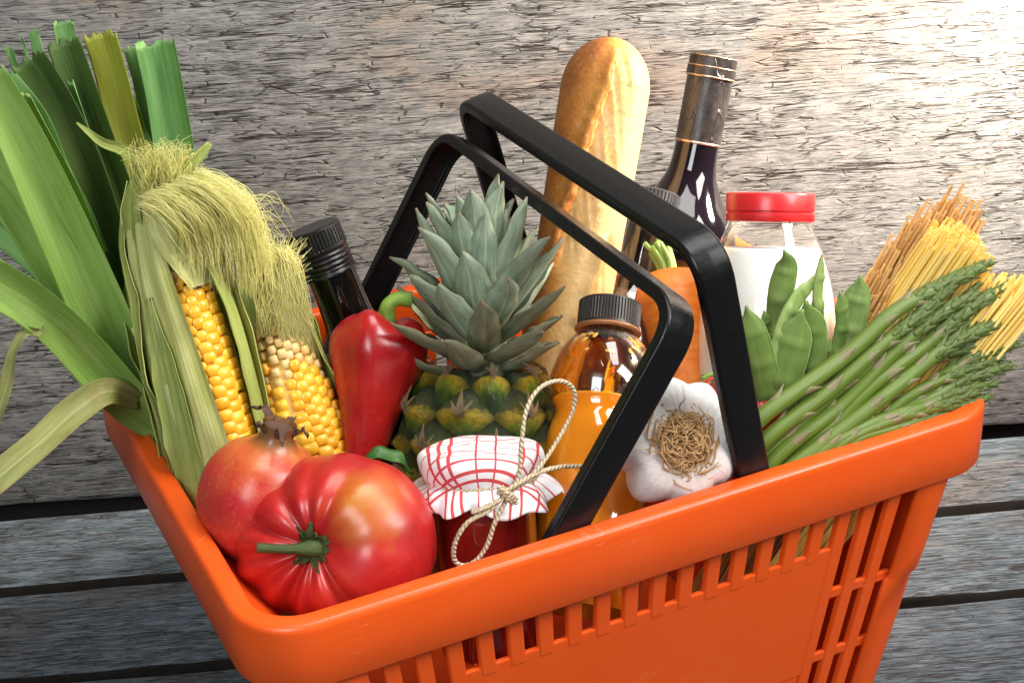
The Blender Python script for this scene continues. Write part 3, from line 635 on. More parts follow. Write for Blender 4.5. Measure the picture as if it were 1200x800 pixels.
for i in range(49):
    a = -PI / 2 + PI * i / 48 * 1.0; rr_ = .0525 * math.cos(a) ** .9 if i not in (0, 48) else .0001; zz = .040 * math.sin(a)
    if a > .6: zz -= .0135 * max(0, 1 - rr_ / .034) ** 1.6
    prof.append((max(rr_, .0001), zz))
mb = lathe(prof, 128, None, tmod, close=False); V = np.concatenate(mb.V); V[:, 1] *= .86; V[:, 0] *= 1.02
tom = add('flesh', mesh('flesh', xf(MT, V), mb.F, np.concatenate(mb.S)), TOMM, tm)
SP = TC + TAX * .0285
mb = MB(); 
tube(resample([SP - TAX * .006, SP + TAX * .004, SP + TAX * .009 - RIGHT * .010, SP + TAX * .012 - RIGHT * .024 + UP * .001], 18), interp([.0070, .0048, .0026, .0022, .0025], 18), 10, mb=mb)
tst = add('stalk', mb.mesh('stalk'), CALYX, tm)
for i in range(20):
    a = 2 * PI * i / 20 + rj(-.2, .2); d = RIGHT * math.cos(a) + UP * math.sin(a)
    add('sepal', ribbon(resample([SP - TAX * .0005, SP + TAX * .0045 + d * .006, SP + TAX * rj(.000, .0115) + d * rj(.006, .0135) + nrm(np.cross(d, TAX)) * rj(-.003, .003)], 8), interp([.0038, .0042, .0012], 8), TAX, .9, 0, .0006, 5, wave=.0006).mesh('sepal'), CALYX, tst)

def ppatch(g, c, st, o):
    x, y, z = g.sep(st)
    sp = g.ramp(g.noise(o, 420, 3), [(.55, 0), (.68, 1)])
    c = g.mix(g.ramp(g.math('ADD', y, g.math('MULTIPLY', g.math('SUBTRACT', g.noise(o, 45, 5, .65), .5), .7)), [(.62, 0), (.95, .95)]), c, (.55, .19, .035))
    c = g.mix(g.ramp(y, [(.86, 0), (.93, .9)]), c, (.16, .085, .03)); return g.mix(g.math('MULTIPLY', sp, .28), c, (.60, .22, .12))
POMM = redmat('pomegranate_rind', [(.36, .010, .014), (.50, .020, .022), (.56, .05, .03)], .32, .10, ppatch)
POMD = plain('pomegranate_crown', (.085, .04, .024), .8, var=.5, bump=.5)
pm = thing('pomegranate', 'round red pomegranate with a dried crown, behind the beefsteak tomato', 'pomegranate', at(305, 640, -.05))
PC = at(305, 586, -.052); PX = nrm(UP * .86 + TOCAM * .30 + RIGHT * .26); MQ = axisM(PC - PX * .030, PC)
r0 = .0315
prof = [(.0001, -.002), (.010, -.001), (.021, .006), (.0295, .018), (.0318, .030), (.0298, .044), (.0225, .0555), (.0135, .0615), (.0092, .066), (.0082, .0705), (.0088, .074)]
def qmod(T, z, r): return r * (1 + .018 * np.cos(5 * T + 1) + .012 * np.cos(3 * T)) , z
add('fruit', lathe(curve(prof, 48), 64, MQ, qmod, close=False).mesh('fruit'), POMM, pm)
m = np.array(MQ)
add('crown_inside', lathe([(.0080, .0715), (.004, .0700), (.0001, .0695)], 20, MQ, close=False).mesh('crown_inside'), POMD, pm)
for i in range(5):
    a = 2 * PI * i / 5 + .3; d = m[:3, :3] @ np.array([math.sin(a), -math.cos(a), 0]); b0 = m[:3, 3] + m[:3, 2] * .0725 + d * .0082
    k_ = rj(.35, .75) if i % 3 else rj(1.0, 1.3)
    add('crown_sepal', ribbon(resample([b0 - m[:3, 2] * .003, b0 + m[:3, 2] * .003 * k_ + d * .004, b0 + m[:3, 2] * rj(-.001, .004) + d * .0080 * k_, b0 + m[:3, 2] * rj(-.002, .003) + d * .0125 * k_], 10), interp([.0080, .0060, .0032, .0012], 10), m[:3, 2], .9, 0, .0006, 7, wave=.0012).mesh('crown_sepal'), POMD, pm)
# ------------------------------------------------------------------ pineapple
g = G('pineapple_eye'); x, y, z = g.sep(g.st()); o = g.obj(); r = g.rnd()
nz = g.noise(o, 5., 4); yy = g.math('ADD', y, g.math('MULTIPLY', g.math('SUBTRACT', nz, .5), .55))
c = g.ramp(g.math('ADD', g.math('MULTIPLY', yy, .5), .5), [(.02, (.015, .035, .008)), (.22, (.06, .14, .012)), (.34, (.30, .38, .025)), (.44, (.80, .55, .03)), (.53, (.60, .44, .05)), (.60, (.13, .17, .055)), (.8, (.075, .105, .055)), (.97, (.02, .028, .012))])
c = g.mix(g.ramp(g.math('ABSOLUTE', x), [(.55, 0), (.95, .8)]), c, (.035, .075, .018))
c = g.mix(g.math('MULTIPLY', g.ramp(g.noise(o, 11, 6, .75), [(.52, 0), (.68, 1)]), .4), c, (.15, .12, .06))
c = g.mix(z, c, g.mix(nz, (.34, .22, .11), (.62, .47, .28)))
g.p(Base_Color=c, Roughness=.42, Specular_IOR_Level=.5); g.bump(g.noise(o, 11, 6, .75), .9, .12); PINE = g.m
def eye_mesh():
    mb = MB(); V = [(0, .34, -.12)]; S = [(0, -.1, 0)]; nr, k = 6, 20
    for i in range(1, nr + 1):
        q = i / nr
        for j in range(k):
            a = 2 * PI * j / k; cx, cz = math.cos(a), math.sin(a)
            b = 1 / (abs(cx) / 1.0 + abs(cz) / 1.0) ; b = .35 * min(1, b * 1.25) + .65 * b      # rounded diamond
            px, pz = q * b * cx, q * b * cz
            h = .30 * (1 - q ** 2.2) + .22 * math.exp(-((pz + .10 - .30 * px * px) / .15) ** 2) * (1 - .75 * abs(px)) - .5 * (q > .95)
            V.append((px, h, pz)); S.append((px, pz, 0))
    F = [(0, 1 + j, 1 + (j + 1) % k) for j in range(k)]
    for i in range(nr - 1):
        for j in range(k): a = 1 + i * k + j; b = 1 + i * k + (j + 1) % k; F.append((a, a + k, b + k, b))
    mb.put(V, F, S)
    for (dx, dz, L_, w_) in ((0, .80, .75, .20), (-.34, .50, .5, .12), (.30, .46, .5, .12), (.12, .3, .4, .09), (-.1, .25, .3, .09)):
        p = resample([(0, .42, -.14), (dx * .5, .60, -.14 + dz * .40), (dx, .46 + .18 * L_, -.14 + dz)], 7)
        r_ = ribbon(p, interp([w_ * 1.5, w_, .02], 7), np.array([0, 1., .2]), .6, 0, .03, 5)
        r_.S = [np.c_[q[:, 0] * 0, q[:, 1] * 0, np.ones(len(q))] for q in r_.S]; mb.put(np.concatenate(r_.V), r_.F, np.concatenate(r_.S))
    return mb.mesh('fruitlet')
EYE = eye_mesh(); EYE.materials.append(PINE)
pn = thing('pineapple', 'pineapple with a silvery green leafy crown standing in the middle of the basket', 'pineapple', at(562, 640, -.04))
QB, QT = at(561, 700, -.045), at(568, 437, .0); LQ = np.linalg.norm(QT - QB); MPN = axisM(QB, QT); mp = np.array(MPN)
def prad(z):
    f = np.clip(z / LQ, 0, 1); return .0448 * np.clip(1 - np.abs((f - .48) / .53) ** 5.5, 0, 1) ** .6 + .001
zc = np.linspace(0, LQ, 30)
add('flesh', lathe([(prad(z) * .93, z) for z in zc], 40, MPN).mesh('flesh'), plain('pineapple_core_skin', (.04, .05, .02), .7), pn)
rowz = []; z = .012
rowz = list(np.arange(LQ - .0215, .01, -.0170)[::-1]) + [LQ - .0065]
for i, z in enumerate(rowz):
    for j in range(8):
        th = 2 * PI * (j + .5 * (i % 2)) / 8 + .15
        if math.cos(th) < -.45: continue
        dz = .001; sl_ = (prad(z + dz) - prad(z - dz)) / (2 * dz); R_ = prad(z)
        rd = np.array([math.sin(th), -math.cos(th), 0]); nm = nrm(rd - np.array([0, 0, sl_])); ax = nrm(np.array([rd[0] * sl_, rd[1] * sl_, 1]))
        w_ = PI * R_ / 8 * 2 * .56 * rj(.95, 1.05)
        if i == len(rowz) - 1: R_ = .031; w_ = .0125; nm = nrm(rd * .5 + np.array([0, 0, 1.])); ax = nrm(np.array([0, 0, .5]) - rd)
        if w_ < .007: continue
        loc = mp[:3, 3] + mp[:3, :3] @ (rd * R_ * .95 + np.array([0, 0, z]))
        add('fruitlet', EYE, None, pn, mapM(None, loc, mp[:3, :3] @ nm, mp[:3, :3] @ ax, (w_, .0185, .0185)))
CB = QT - mp[:3, 2] * .004; ca = nrm(at(558, 225, .035) - CB); side = nrm(np.cross(ca, TOCAM)); fr = nrm(np.cross(side, ca))
crown = add('crown', tube([CB, CB + ca * .03, CB + ca * .07, CB + ca * .10], [.015, .013, .008, .003], 12).mesh('crown'), PINE_D, pn)
NL = 54
for i in range(NL):
    f = i / (NL - 1); a = i * 2.39996 + .35
    d = -(side * math.cos(a)) + fr * math.sin(a)
    el = math.radians(10 + 72 * f ** .85 + rj(-9, 9)); h = .002 + .068 * f
    Ln = float(np.interp(f, [0, .25, .6, .85, 1], [.046, .058, .058, .050, .040])) * rj(.78, 1.2); wd = float(np.interp(f, [0, .3, .7, 1], [.0195, .0235, .0225, .0175])) * rj(.9, 1.1)
    p0 = CB + ca * h + d * .009; dr = d * math.cos(el) + ca * math.sin(el); e2 = el + math.radians(18 * (1 - f) + rj(-8, 8)); dr2 = d * math.cos(e2) + ca * math.sin(e2)
    P_ = resample([p0, p0 + dr * Ln * .4, p0 + dr * Ln * .5 + dr2 * Ln * .24, p0 + dr * Ln * .5 + dr2 * Ln * .5 + side * rj(-.003, .003)], 20)
    up = -d * math.sin(el) + ca * math.cos(el)
    W_ = np.interp(np.linspace(0, 1, 20), [0, .25, .5, .75, .92, 1], [.75, 1, .98, .72, .30, .03]) * wd
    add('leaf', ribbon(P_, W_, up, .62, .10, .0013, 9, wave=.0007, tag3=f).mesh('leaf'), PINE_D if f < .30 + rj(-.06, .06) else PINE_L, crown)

# ------------------------------------------------------------------ bread
g = G('bread_crust'); x, y, z = g.sep(g.st()); o = g.obj(); n1 = g.noise(o, 60, 5, .65); n2 = g.noise(o, 320, 4, .6)
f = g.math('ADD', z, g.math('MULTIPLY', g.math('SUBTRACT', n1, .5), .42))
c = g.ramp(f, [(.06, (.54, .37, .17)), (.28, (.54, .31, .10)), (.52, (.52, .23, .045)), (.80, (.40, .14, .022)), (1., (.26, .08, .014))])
c = g.mix(g.math('MULTIPLY', g.ramp(n2, [(.5, 0), (.75, 1)]), .18), c, (.72, .56, .34))
g.p(Base_Color=c, Roughness=.62, Specular_IOR_Level=.3); g.bump(g.math('ADD', n2, g.math('MULTIPLY', g.vor(o, 240), .5)), .35, .0012); BREAD = g.m
bt = thing('baguette', 'golden baguette with a split crust leaning up at the back, behind the handles', 'bread', at(655, 420, .05))
BA, BB = at(648, 470, .045), at(719, 45, .112); LB = np.linalg.norm(BB - BA); MB_ = axisM(BA, BB)
nB, kB = 170, 120
zz = np.concatenate([np.linspace(0, LB - .032, 120), LB - .032 + .032 * np.sin(np.linspace(0, PI / 2, 51)[1:])])
R0 = .0282 * np.where(zz < LB - .032, 1, np.sqrt(np.clip(1 - ((zz - LB + .032) / .0322) ** 2, 0, 1))) * (1 - .03 * np.sin(zz * 25))
th = np.linspace(0, 2 * PI, kB, endpoint=False); T, Zg = np.meshgrid((th + PI) % (2 * PI) - PI, zz)
u = LB - Zg                                            # distance from the top end
def slash(c0, s, u0, u1, wid):
    cth = c0 + s * (u - u0); d = (T - cth) * .028; d = d + .0014 * wob(Zg * 150, 3) + .0004 * wob(Zg * 420, 8)
    on = np.clip((u - u0) / .012, 0, 1) * np.clip((u1 - u) / .02, 0, 1); w_ = wid * (.35 + .65 * np.sin(PI * np.clip((u - u0) / (u1 - u0), 0, 1)) ** .6)
    return d, on, w_
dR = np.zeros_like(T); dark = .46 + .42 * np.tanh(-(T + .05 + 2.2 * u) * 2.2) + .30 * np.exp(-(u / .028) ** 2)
for (c0, s, u0, u1, wid) in ((.16, -5.0, .006, .150, .020), (.62, -5.2, .120, .27, .020)):
    d, on, w_ = slash(c0, s, u0, u1, wid)
    ear = np.exp(-((d + .0014) / .0040) ** 2) * (d < .0004) ; ins = (1 / (1 + np.exp(-d / .0004))) * (1 / (1 + np.exp((d - w_) / .0018)))
    dR += on * (.0042 * ear - .0050 * ins * (1 - .7 * np.clip(d / w_, 0, 1)) + .0007 * ins * wob(Zg * 260 + T * 30, 12))
    dark = dark * (1 - on * ins) + on * ins * (.20 + .22 * wob(Zg * 240 + T * 14, 31) * .6) + on * .22 * ear + on * .55 * np.exp(-(d / .0007) ** 2)
R = np.maximum(R0[:, None] + dR * np.clip(R0 / .02, 0, 1)[:, None], .0001) * (1 + .05 * np.cos(2 * T))
V = np.stack([R * np.sin(T), -R * np.cos(T), Zg], -1).reshape(-1, 3)
F = grid_faces(nB, kB, True) + [tuple(range(kB))[::-1]]
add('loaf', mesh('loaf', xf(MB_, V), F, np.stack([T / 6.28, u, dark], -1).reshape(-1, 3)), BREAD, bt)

# ------------------------------------------------------------------ bottles and jars
def glass(name, col=(1, 1, 1), rough=0., ior=1.47):
    g = G(name); g.p(Base_Color=col, Transmission_Weight=1., Roughness=rough, IOR=ior); return g.m
g = G('dark_bottle_glass'); n = g.noise(g.obj(), 30, 3); g.p(Base_Color=g.mix(n, (.003, .0025, .002), (.007, .005, .004)), Roughness=.05, Specular_IOR_Level=.45, Coat_Weight=.15, Coat_Roughness=.03); DGLASS = g.m
g = G('wine_glass'); n = g.noise(g.obj(), 30, 3); g.p(Base_Color=g.mix(n, (.004, .003, .004), (.010, .006, .010)), Roughness=.06, Specular_IOR_Level=.5, Coat_Weight=.3, Coat_Roughness=.03); WGLASS = g.m
CAPB = plain('black_cap', (.010, .010, .011), .30, .5, .1, .3, 200, .1, 900)
def screwcap(name, parent, M, r, z0, z1, mat, ribs=60, knurl=.45, grooves=(), depth=.0006):
    n = 60; zz = np.linspace(z0, z1, n); pr = []
    h = z1 - z0
    for z in zz:
        q = r
        for gz in grooves: q -= .0009 * math.exp(-((z - z0) / h - gz) ** 2 / .0009)
        pr.append((q, z))
    pr += [(r - .0006, z1 + .0006), (r - .0016, z1 + .0010), (r * .8, z1 + .0009), (r * .4, z1 + .0009), (.0001, z1 + .0009)]
    def mod(T, z, rr_): 
        on = ((z - z0) / h > 1 - knurl) & ((z - z0) / h < .96); return rr_ - depth * on * (np.cos(T * ribs) > .1), z
    return add(name, lathe(pr, ribs * 4, M, mod, close=False).mesh(name, True, 30), mat, parent)
def body(name, parent, M, pts, mat, n=60, k=56, close=False): return add(name, lathe(curve(pts, n), k, M, close=close).mesh(name), mat, parent)

# dark bottle with black screw cap, left
bo = thing('dark_bottle', 'black glass bottle with a black screw cap, behind the red pepper', 'bottle', (-.06, .08, .05))
a, b = at(448, 470, .066), at(366, 266, .100); Lb = np.linalg.norm(b - a); M = axisM(a, b)
body('glass', bo, M, [(.0375, -.12), (.0375, -.06), (.0375, 0), (.0368, .012), (.0330, .030), (.0250, .042), (.0182, .049), (.0155, .054), (.0148, .062), (.0143, Lb - .026), (.0140, Lb - .02)], DGLASS)
screwcap('cap', bo, M, .0161, Lb - .0290, Lb - .001, CAPB, 44, .42, (.08, .16, .27, .38, .48))
lm = np.array(M)
lab = lathe([(.0378, -.105), (.0378, -.012)], 64, None, close=False); V = np.concatenate(lab.V)
LABD = plain('dark_label', (.012, .009, .008), .45); WHITEP = plain('white_print', (.75, .73, .70), .6)
add('label', mesh('label', xf(M, V), lab.F), LABD, bo)
def txt(name, parent, s, size, pos, xdir, ndir, mat):
    cu = bpy.data.curves.new(name, 'FONT'); cu.body = s; cu.size = size; cu.extrude = .00015; cu.align_x = 'CENTER'; cu.align_y = 'CENTER'
    z = nrm(ndir); x = nrm(xdir - z * (xdir @ z)); y = np.cross(z, x)
    t_ = bpy.data.objects.new('tmp', cu); COL.objects.link(t_); bpy.context.view_layer.update()
    me = bpy.data.meshes.new_from_object(t_); bpy.data.objects.remove(t_)
    return add(name, me, mat, parent, frameM(pos, x, y, z))
ta = math.radians(44)
for (s_, sz, th_, zt) in (('ga', .0125, 40, -.030), ('o', .010, 42, -.043)):
    ta = math.radians(th_); nd = lm[:3, :3] @ np.array([math.sin(ta), -math.cos(ta), 0]); xd = lm[:3, :3] @ np.array([math.cos(ta), math.sin(ta), 0])
    txt('lettering', bo, s_, sz, lm[:3, 3] + lm[:3, 2] * zt + nd * .0381, xd, nd, WHITEP)

# wine bottle
g = G('foil_capsule'); o = g.obj(); n = g.noise(o, 60, 5, .65); x, y, z = g.sep(g.st())
g.p(Base_Color=g.ramp(n, [(.3, (.020, .017, .016)), (.7, (.062, .054, .050))]), Roughness=g.ramp(n, [(.3, .28), (.7, .5)]), Metallic=.35, Specular_IOR_Level=.6)
g.bump(g.math('ADD', g.noise(o, 110, 4), g.ramp(g.noise(g.mul(o, (40, 40, 8)), 2, 2), [(.48, 0), (.5, 1), (.52, 0)])), .5, .0012); FOIL = g.m
COPPER = plain('copper_ring', (.62, .44, .32), .28, .5, 0, .15, 80, 0, 400, .9)
wb = thing('wine_bottle', 'tall dark wine bottle with a dull black foil capsule, behind the milk jar', 'bottle', (.14, .06, .05))
a, b = lean((792, 300), .075, (837, 66), .16); Lb = np.linalg.norm(b - a); M = axisM(a, b)
sh = Lb - .0800
body('glass', wb, M, [(.0372, -.13), (.0372, -.06), (.0372, sh - .052), (.0370, sh - .040), (.0350, sh - .030), (.0300, sh - .020), (.0220, sh - .008), (.0162, sh + .004), (.0144, sh + .014), (.0139, sh + .03), (.0137, Lb - .02)], WGLASS, 80)
body('foil', wb, M, [(.0146, Lb - .0545), (.0145, Lb - .05), (.0145, Lb - .03), (.0146, Lb - .0135)], FOIL, 20)
pr = [(.0146, Lb - .0135), (.0156, Lb - .0128), (.0156, Lb - .0075), (.0152, Lb - .0070), (.0152, Lb - .0008), (.0144, Lb), (.0120, Lb), (.0116, Lb - .001), (.0001, Lb - .001)]
add('lip', lathe(pr, 48, M, close=False).mesh('lip', True, 35), FOIL, wb)
for z0, r_, h_ in ((Lb - .0550, .01465, .0010), (Lb - .0134, .0158, .0007), (Lb - .0072, .0157, .0005), (Lb - .0006, .0153, .0005)):
    add('ring', lathe([(r_ - .001, z0 - h_), (r_, z0 - h_ * .7), (r_ + .0001, z0), (r_, z0 + h_ * .7), (r_ - .001, z0 + h_)], 48, M, close=False).mesh('ring'), COPPER, wb)

# clear bottle with knurled cap
GLS = thinglass('clear_glass', (.985, .99, .985))
vb = thing('glass_bottle', 'clear glass bottle of brown liquid with a ribbed black cap, between baguette and wine', 'bottle', (.11, .04, .05))
a, b = at(724, 430, .034), at(768, 230, .075); Lb = np.linalg.norm(b - a); M = axisM(a, b)
VIN = plain('brown_liquid', (.045, .020, .012), .08, .5, .4)
body('glass', vb, M, [(.031, -.10), (.0315, -.05), (.0315, -.005), (.0305, .012), (.0250, .030), (.0172, .043), (.0140, .052), (.0134, .062), (.0134, Lb - .012), (.0132, Lb - .006)], GLS, 60)
body('liquid', vb, M, [(.029, -.098), (.0296, -.05), (.0296, -.005), (.0285, .012), (.0230, .029), (.0156, .041), (.0130, .0475), (.0001, .0480)], VIN, 50)
screwcap('cap', vb, M, .0158, Lb - .0125, Lb + .0015, plain('grey_cap', (.035, .034, .036), .35), 40, .97, (), .0007)

# milk jar
mk = thing('milk_jar', 'clear glass jar of milk with a red screw lid', 'jar', (.16, -.02, .1))
a = at(903, 226, .0); ax = nrm(np.array([.21, .32, .925])); b = a + ax * .0; M = axisM(a - ax * .12, a); Lb = .12
MILK = G('milk'); MILK.p(Base_Color=(.94, .92, .88), Roughness=.35, Subsurface_Weight=.3, Subsurface_Radius=(.01, .008, .006), Subsurface_Scale=.6); MILK = MILK.m
prof = [(.0385, -.045), (.0425, -.03), (.0425, .0), (.0420, .034), (.0398, .058), (.0345, .078), (.0280, .094), (.0246, .102), (.0236, .107), (.0236, .112)]
body('glass', mk, M, prof, GLS, 60)
body('milk', mk, M, [(.037, -.043), (.0412, -.029), (.0412, .0), (.0407, .034), (.0385, .058), (.0335, .0775), (.0300, .0865), (.0292, .0875), (.018, .0875), (.0001, .0875)], MILK, 70)
REDC = plain('red_lid', (.62, .018, .022), .35, .5, .1, .1, 60)
pr = [(.0232, .1035), (.0260, .1032), (.0264, .1040), (.0264, .1075), (.0255, .1082), (.0255, .1090), (.0264, .1096), (.0264, .1185), (.0258, .1196), (.0245, .1201), (.0215, .1201), (.0205, .1193), (.0001, .1193)]
add('lid', lathe(pr, 64, M, close=False).mesh('lid', True, 40), REDC, mk)

# juice bottle
jb = thing('juice_bottle', 'plastic bottle of orange juice with a dark brown cap', 'bottle', (-.0, -.08, .03))
a, b = lean((690, 640), -.100, (715, 359), -.30); Lb = np.linalg.norm(b - a); M = axisM(a, b)
PET = thinglass('clear_plastic', (1, .97, .90), .05, 1.45)
g = G('orange_juice'); o = g.obj(); n = g.noise(o, 45, 5, .65); x, y, z = g.sep(g.st())
c = g.mix(n, (.86, .27, .006), (.93, .38, .015)); g.p(Base_Color=c, Roughness=.12, Subsurface_Weight=.5, Subsurface_Radius=(.02, .008, .001), Subsurface_Scale=.7, Transmission_Weight=.12); JUICE = g.m
k0 = Lb - .017
prof = [(.0285, -.035), (.0300, -.02), (.0302, .02), (.0298, k0 - .066), (.0284, k0 - .056), (.0264, k0 - .0495), (.0264, k0 - .046), (.0290, k0 - .039), (.0300, k0 - .029), (.0275, k0 - .018), (.0230, k0 - .008), (.0176, k0 - .001), (.0152, k0 + .003), (.0150, k0 + .012)]
body('plastic', jb, M, prof, PET, 80)
body('juice', jb, M, [(max(r_ - .0011, .0001), z_) for r_, z_ in prof[:7]] + [(.0266, k0 - .0415), (.0264, k0 - .0408), (.012, k0 - .0405), (.0001, k0 - .0405)], JUICE, 80)
body('juice_film', jb, M, [(max(r_ - .0011, .0001), z_) for r_, z_ in [(.0284, k0 - .0402)] + prof[8:]], thinglass('amber_film', (.97, .66, .18), .2, 1.15), 40)
screwcap('cap', jb, M, .0178, k0 + .0035, Lb + .001, plain('brown_black_cap', (.022, .016, .014), .4), 60, .93, (), .0005)
add('neck_ring', lathe([(.0160, k0 + .0010), (.0186, k0 + .0012), (.0190, k0 + .0021), (.0186, k0 + .0030), (.0160, k0 + .0031)], 48, M, close=False).mesh('neck_ring'), plain('amber_ring', (.30, .13, .05), .25), jb)
FOAM = plain('juice_foam', (.72, .42, .10), .5); jm = np.array(M)
for i in range(16):
    th_ = rj(-1.1, 1.1); z_ = k0 + rj(-.019, -.0055); rr_ = float(np.interp(z_, [k0 - .030, k0 - .018, k0 - .008, k0 - .001], [.0281, .0264, .0219, .0165])) + .0003
    nd = jm[:3, :3] @ nrm(np.array([math.sin(th_), -math.cos(th_), .8])); loc = jm[:3, 3] + jm[:3, :3] @ np.array([rr_ * math.sin(th_), -rr_ * math.cos(th_), z_])
    k_ = 11; aa = np.linspace(0, 2 * PI, k_, endpoint=False); rq = np.array([rj(.35, 1.25) for _ in aa]) * rj(.0014, .0034)
    V = np.c_[rq * np.cos(aa), rq * np.sin(aa), np.zeros(k_)]; V = np.vstack([V, V * .8 + [0, 0, .0003], [[0, 0, .0004]]])
    F = [(j, (j + 1) % k_, k_ + (j + 1) % k_, k_ + j) for j in range(k_)] + [(k_ + j, k_ + (j + 1) % k_, 2 * k_) for j in range(k_)]
    add('foam_fleck', mesh('foam_fleck', V, F), FOAM, jb, axisM(loc, loc + nd))

# jam jar under a checked cloth
jj = thing('jam_jar', 'jar of dark red jam under a red checked white cloth tied with twine', 'jar', (-.075, -.1, .16))
a, b = lean((573, 700), -.109, (563, 526), .15); Lb = np.linalg.norm(b - a); M = axisM(a, b)
g = G('red_jam'); n = g.noise(g.obj(), 50, 4); g.p(Base_Color=g.mix(n, (.16, .005, .005), (.28, .012, .010)), Roughness=.2, Coat_Weight=.3, Subsurface_Weight=.15, Subsurface_Radius=(.006, .001, .001)); JAM = g.m
body('glass', jj, M, [(.0240, -.03), (.0262, -.026), (.0266, -.02), (.0266, Lb - .026), (.0255, Lb - .019), (.0240, Lb - .016), (.0240, Lb - .006)], GLS, 50)
body('jam', jj, M, [(.0220, -.029), (.0248, -.025), (.0253, -.02), (.0253, Lb - .027), (.0240, Lb - .021), (.0001, Lb - .0205)], JAM, 50)
add('lid', lathe([(.0272, Lb - .013), (.0285, Lb - .0125), (.0287, Lb - .004), (.0280, Lb - .0025), (.0001, Lb - .0022)], 40, M, close=False).mesh('lid', True, 40), plain('white_lid', (.7, .7, .68), .4), jj)
g = G('checked_cloth'); x, y, z = g.sep(g.st())
def lines(c, spec):
    tot = None
    for off, wd_ in spec:
        q = g.math('ABSOLUTE', g.math('SUBTRACT', c, off)); l_ = g.ramp(g.math('DIVIDE', q, wd_), [(.80, 1), (1., 0)])
        tot = l_ if tot is None else g.math('MAXIMUM', tot, l_)
    return tot
lx = lines(x, [(-.0265, .0011), (-.0210, .0011), (-.0155, .0011), (-.0020, .0006), (.0080, .0006), (.0215, .0011), (.0300, .0011), (-.040, .0007), (.041, .0007)])
ly = lines(y, [(-.0400, .0011), (-.0345, .0011), (-.0215, .0006), (-.012, .0006), (.0030, .0006), (.0100, .0006), (.0225, .0011), (.0280, .0011), (-.0280, .0007)])
weave = g.noise(g.mul(g.st(), (2600, 2600, 0)), 1, 2)
c = g.mix(g.math('MULTIPLY', g.math('MAXIMUM', lx, ly), g.ramp(weave, [(.2, .75), (.6, 1)])), g.mix(weave, (.70, .70, .72), (.84, .84, .85)), (.55, .025, .03))
g.p(Base_Color=c, Roughness=.85, Specular_IOR_Level=.15); g.bump(weave, .15, .0003); CLOTH = g.m
nr, kc = 54, 180; thc = np.linspace(0, 2 * PI, kc, endpoint=False)
pc = curve([(.0001, Lb + .0015), (.012, Lb + .0017), (.0230, Lb + .0014), (.0292, Lb + .0004), (.0318, Lb - .0024), (.0323, Lb - .0055), (.0316, Lb - .0100), (.0300, Lb - .0128), (.0294, Lb - .0142), (.0315, Lb - .0158), (.0350, Lb - .0180), (.0382, Lb - .0220), (.0396, Lb - .0262)], nr)
sarc = np.r_[0, np.cumsum(np.hypot(np.diff(pc[:, 0]), np.diff(pc[:, 1])))]
V = []; S = []
for i in range(nr):
    f = np.clip((sarc[i] - .046) / .022, 0, 1); ruf = f * (.0034 * np.sin(thc * 9 + 1.1 * np.sin(thc * 2)) + .0022 * np.sin(thc * 15 + 1)); gat = .0005 * np.sin(thc * 31) * np.exp(-((sarc[i] - .050) / .006) ** 2)
    r_ = pc[i, 0] + ruf + gat + .0006 * np.sin(thc * 5 + i * .15) * (pc[i, 0] / .03); z_ = pc[i, 1] + f * (.0024 * np.cos(thc * 9 + .6) + .0028 * np.cos(thc * 4 + .9)) + .0005 * np.sin(thc * 3 + i * .4)
    V.append(np.stack([r_ * np.sin(thc), -r_ * np.cos(thc), z_], 1)); S.append(np.stack([sarc[i] * np.sin(thc), -sarc[i] * np.cos(thc), thc * 0], 1))
jcl = o = add('cloth_cover', mesh('cloth_cover', xf(M, np.concatenate(V)), grid_faces(nr, kc, True), np.concatenate(S)), CLOTH, jj)
m_ = o.modifiers.new('thickness', 'SOLIDIFY'); m_.thickness = .0005
g = G('twine'); x, y, z = g.sep(g.st()); w_ = g.math('SINE', g.math('MULTIPLY', g.math('ADD', x, g.math('MULTIPLY', y, z)), 12.566))
g.p(Base_Color=g.mix(g.ramp(g.math('ADD', g.math('MULTIPLY', w_, .12), g.noise(g.obj(), 900, 3)), [(.3, 0), (.75, 1)]), (.42, .31, .18), (.80, .69, .50)), Roughness=.85, Specular_IOR_Level=.1); g.bump(g.math('ADD', w_, g.noise(g.obj(), 1500, 2)), .6, .0006); TWINE = g.m
def twine(pts, r=.0010, n=70):
    p = resample(pts, n); Lp = np.linalg.norm(np.diff(p, axis=0), axis=1).sum()
    rr_ = r * (1 + .10 * np.array([rj(-1, 1) for _ in range(n)]))
    add('twine', tube(p, rr_, 10, tag3=Lp / .0052).mesh('twine'), TWINE, jcl)
jm = np.array(M)
ring = [jm[:3, 3] + jm[:3, :3] @ np.array([.0298 * math.sin(t), -.0298 * math.cos(t), Lb - .0142 + .0006 * math.sin(3 * t)]) for t in np.linspace(0, 2 * PI, 25)]
twine(np.array(ring), .0010, 120); twine(np.array(ring) + jm[:3, 2] * -.0019, .0010, 120)
yk = -.131
kn = (592, 578)
twine(ats([(590, 580, yk), (607, 560, yk), (611, 520, -.128), (617, 480, -.122), (632, 455, -.118), (655, 446, -.116), (672, 456, -.116), (671, 482, -.118), (652, 518, -.124), (628, 552, yk), (596, 578, yk)]), .0011, 90)
twine(ats([(588, 578, yk - .001), (608, 566, yk - .002), (630, 554, yk), (655, 547, -.128), (688, 546, -.124)]), .0012, 50)
twine(ats([(592, 580, yk - .001), (572, 598, yk - .003), (548, 612, yk - .004), (534, 634, yk - .003), (532, 654, yk - .002), (541, 662, yk - .002), (556, 658, yk - .002), (570, 640, yk - .003), (580, 612, yk - .003), (594, 584, yk - .001)]), .0012, 90)
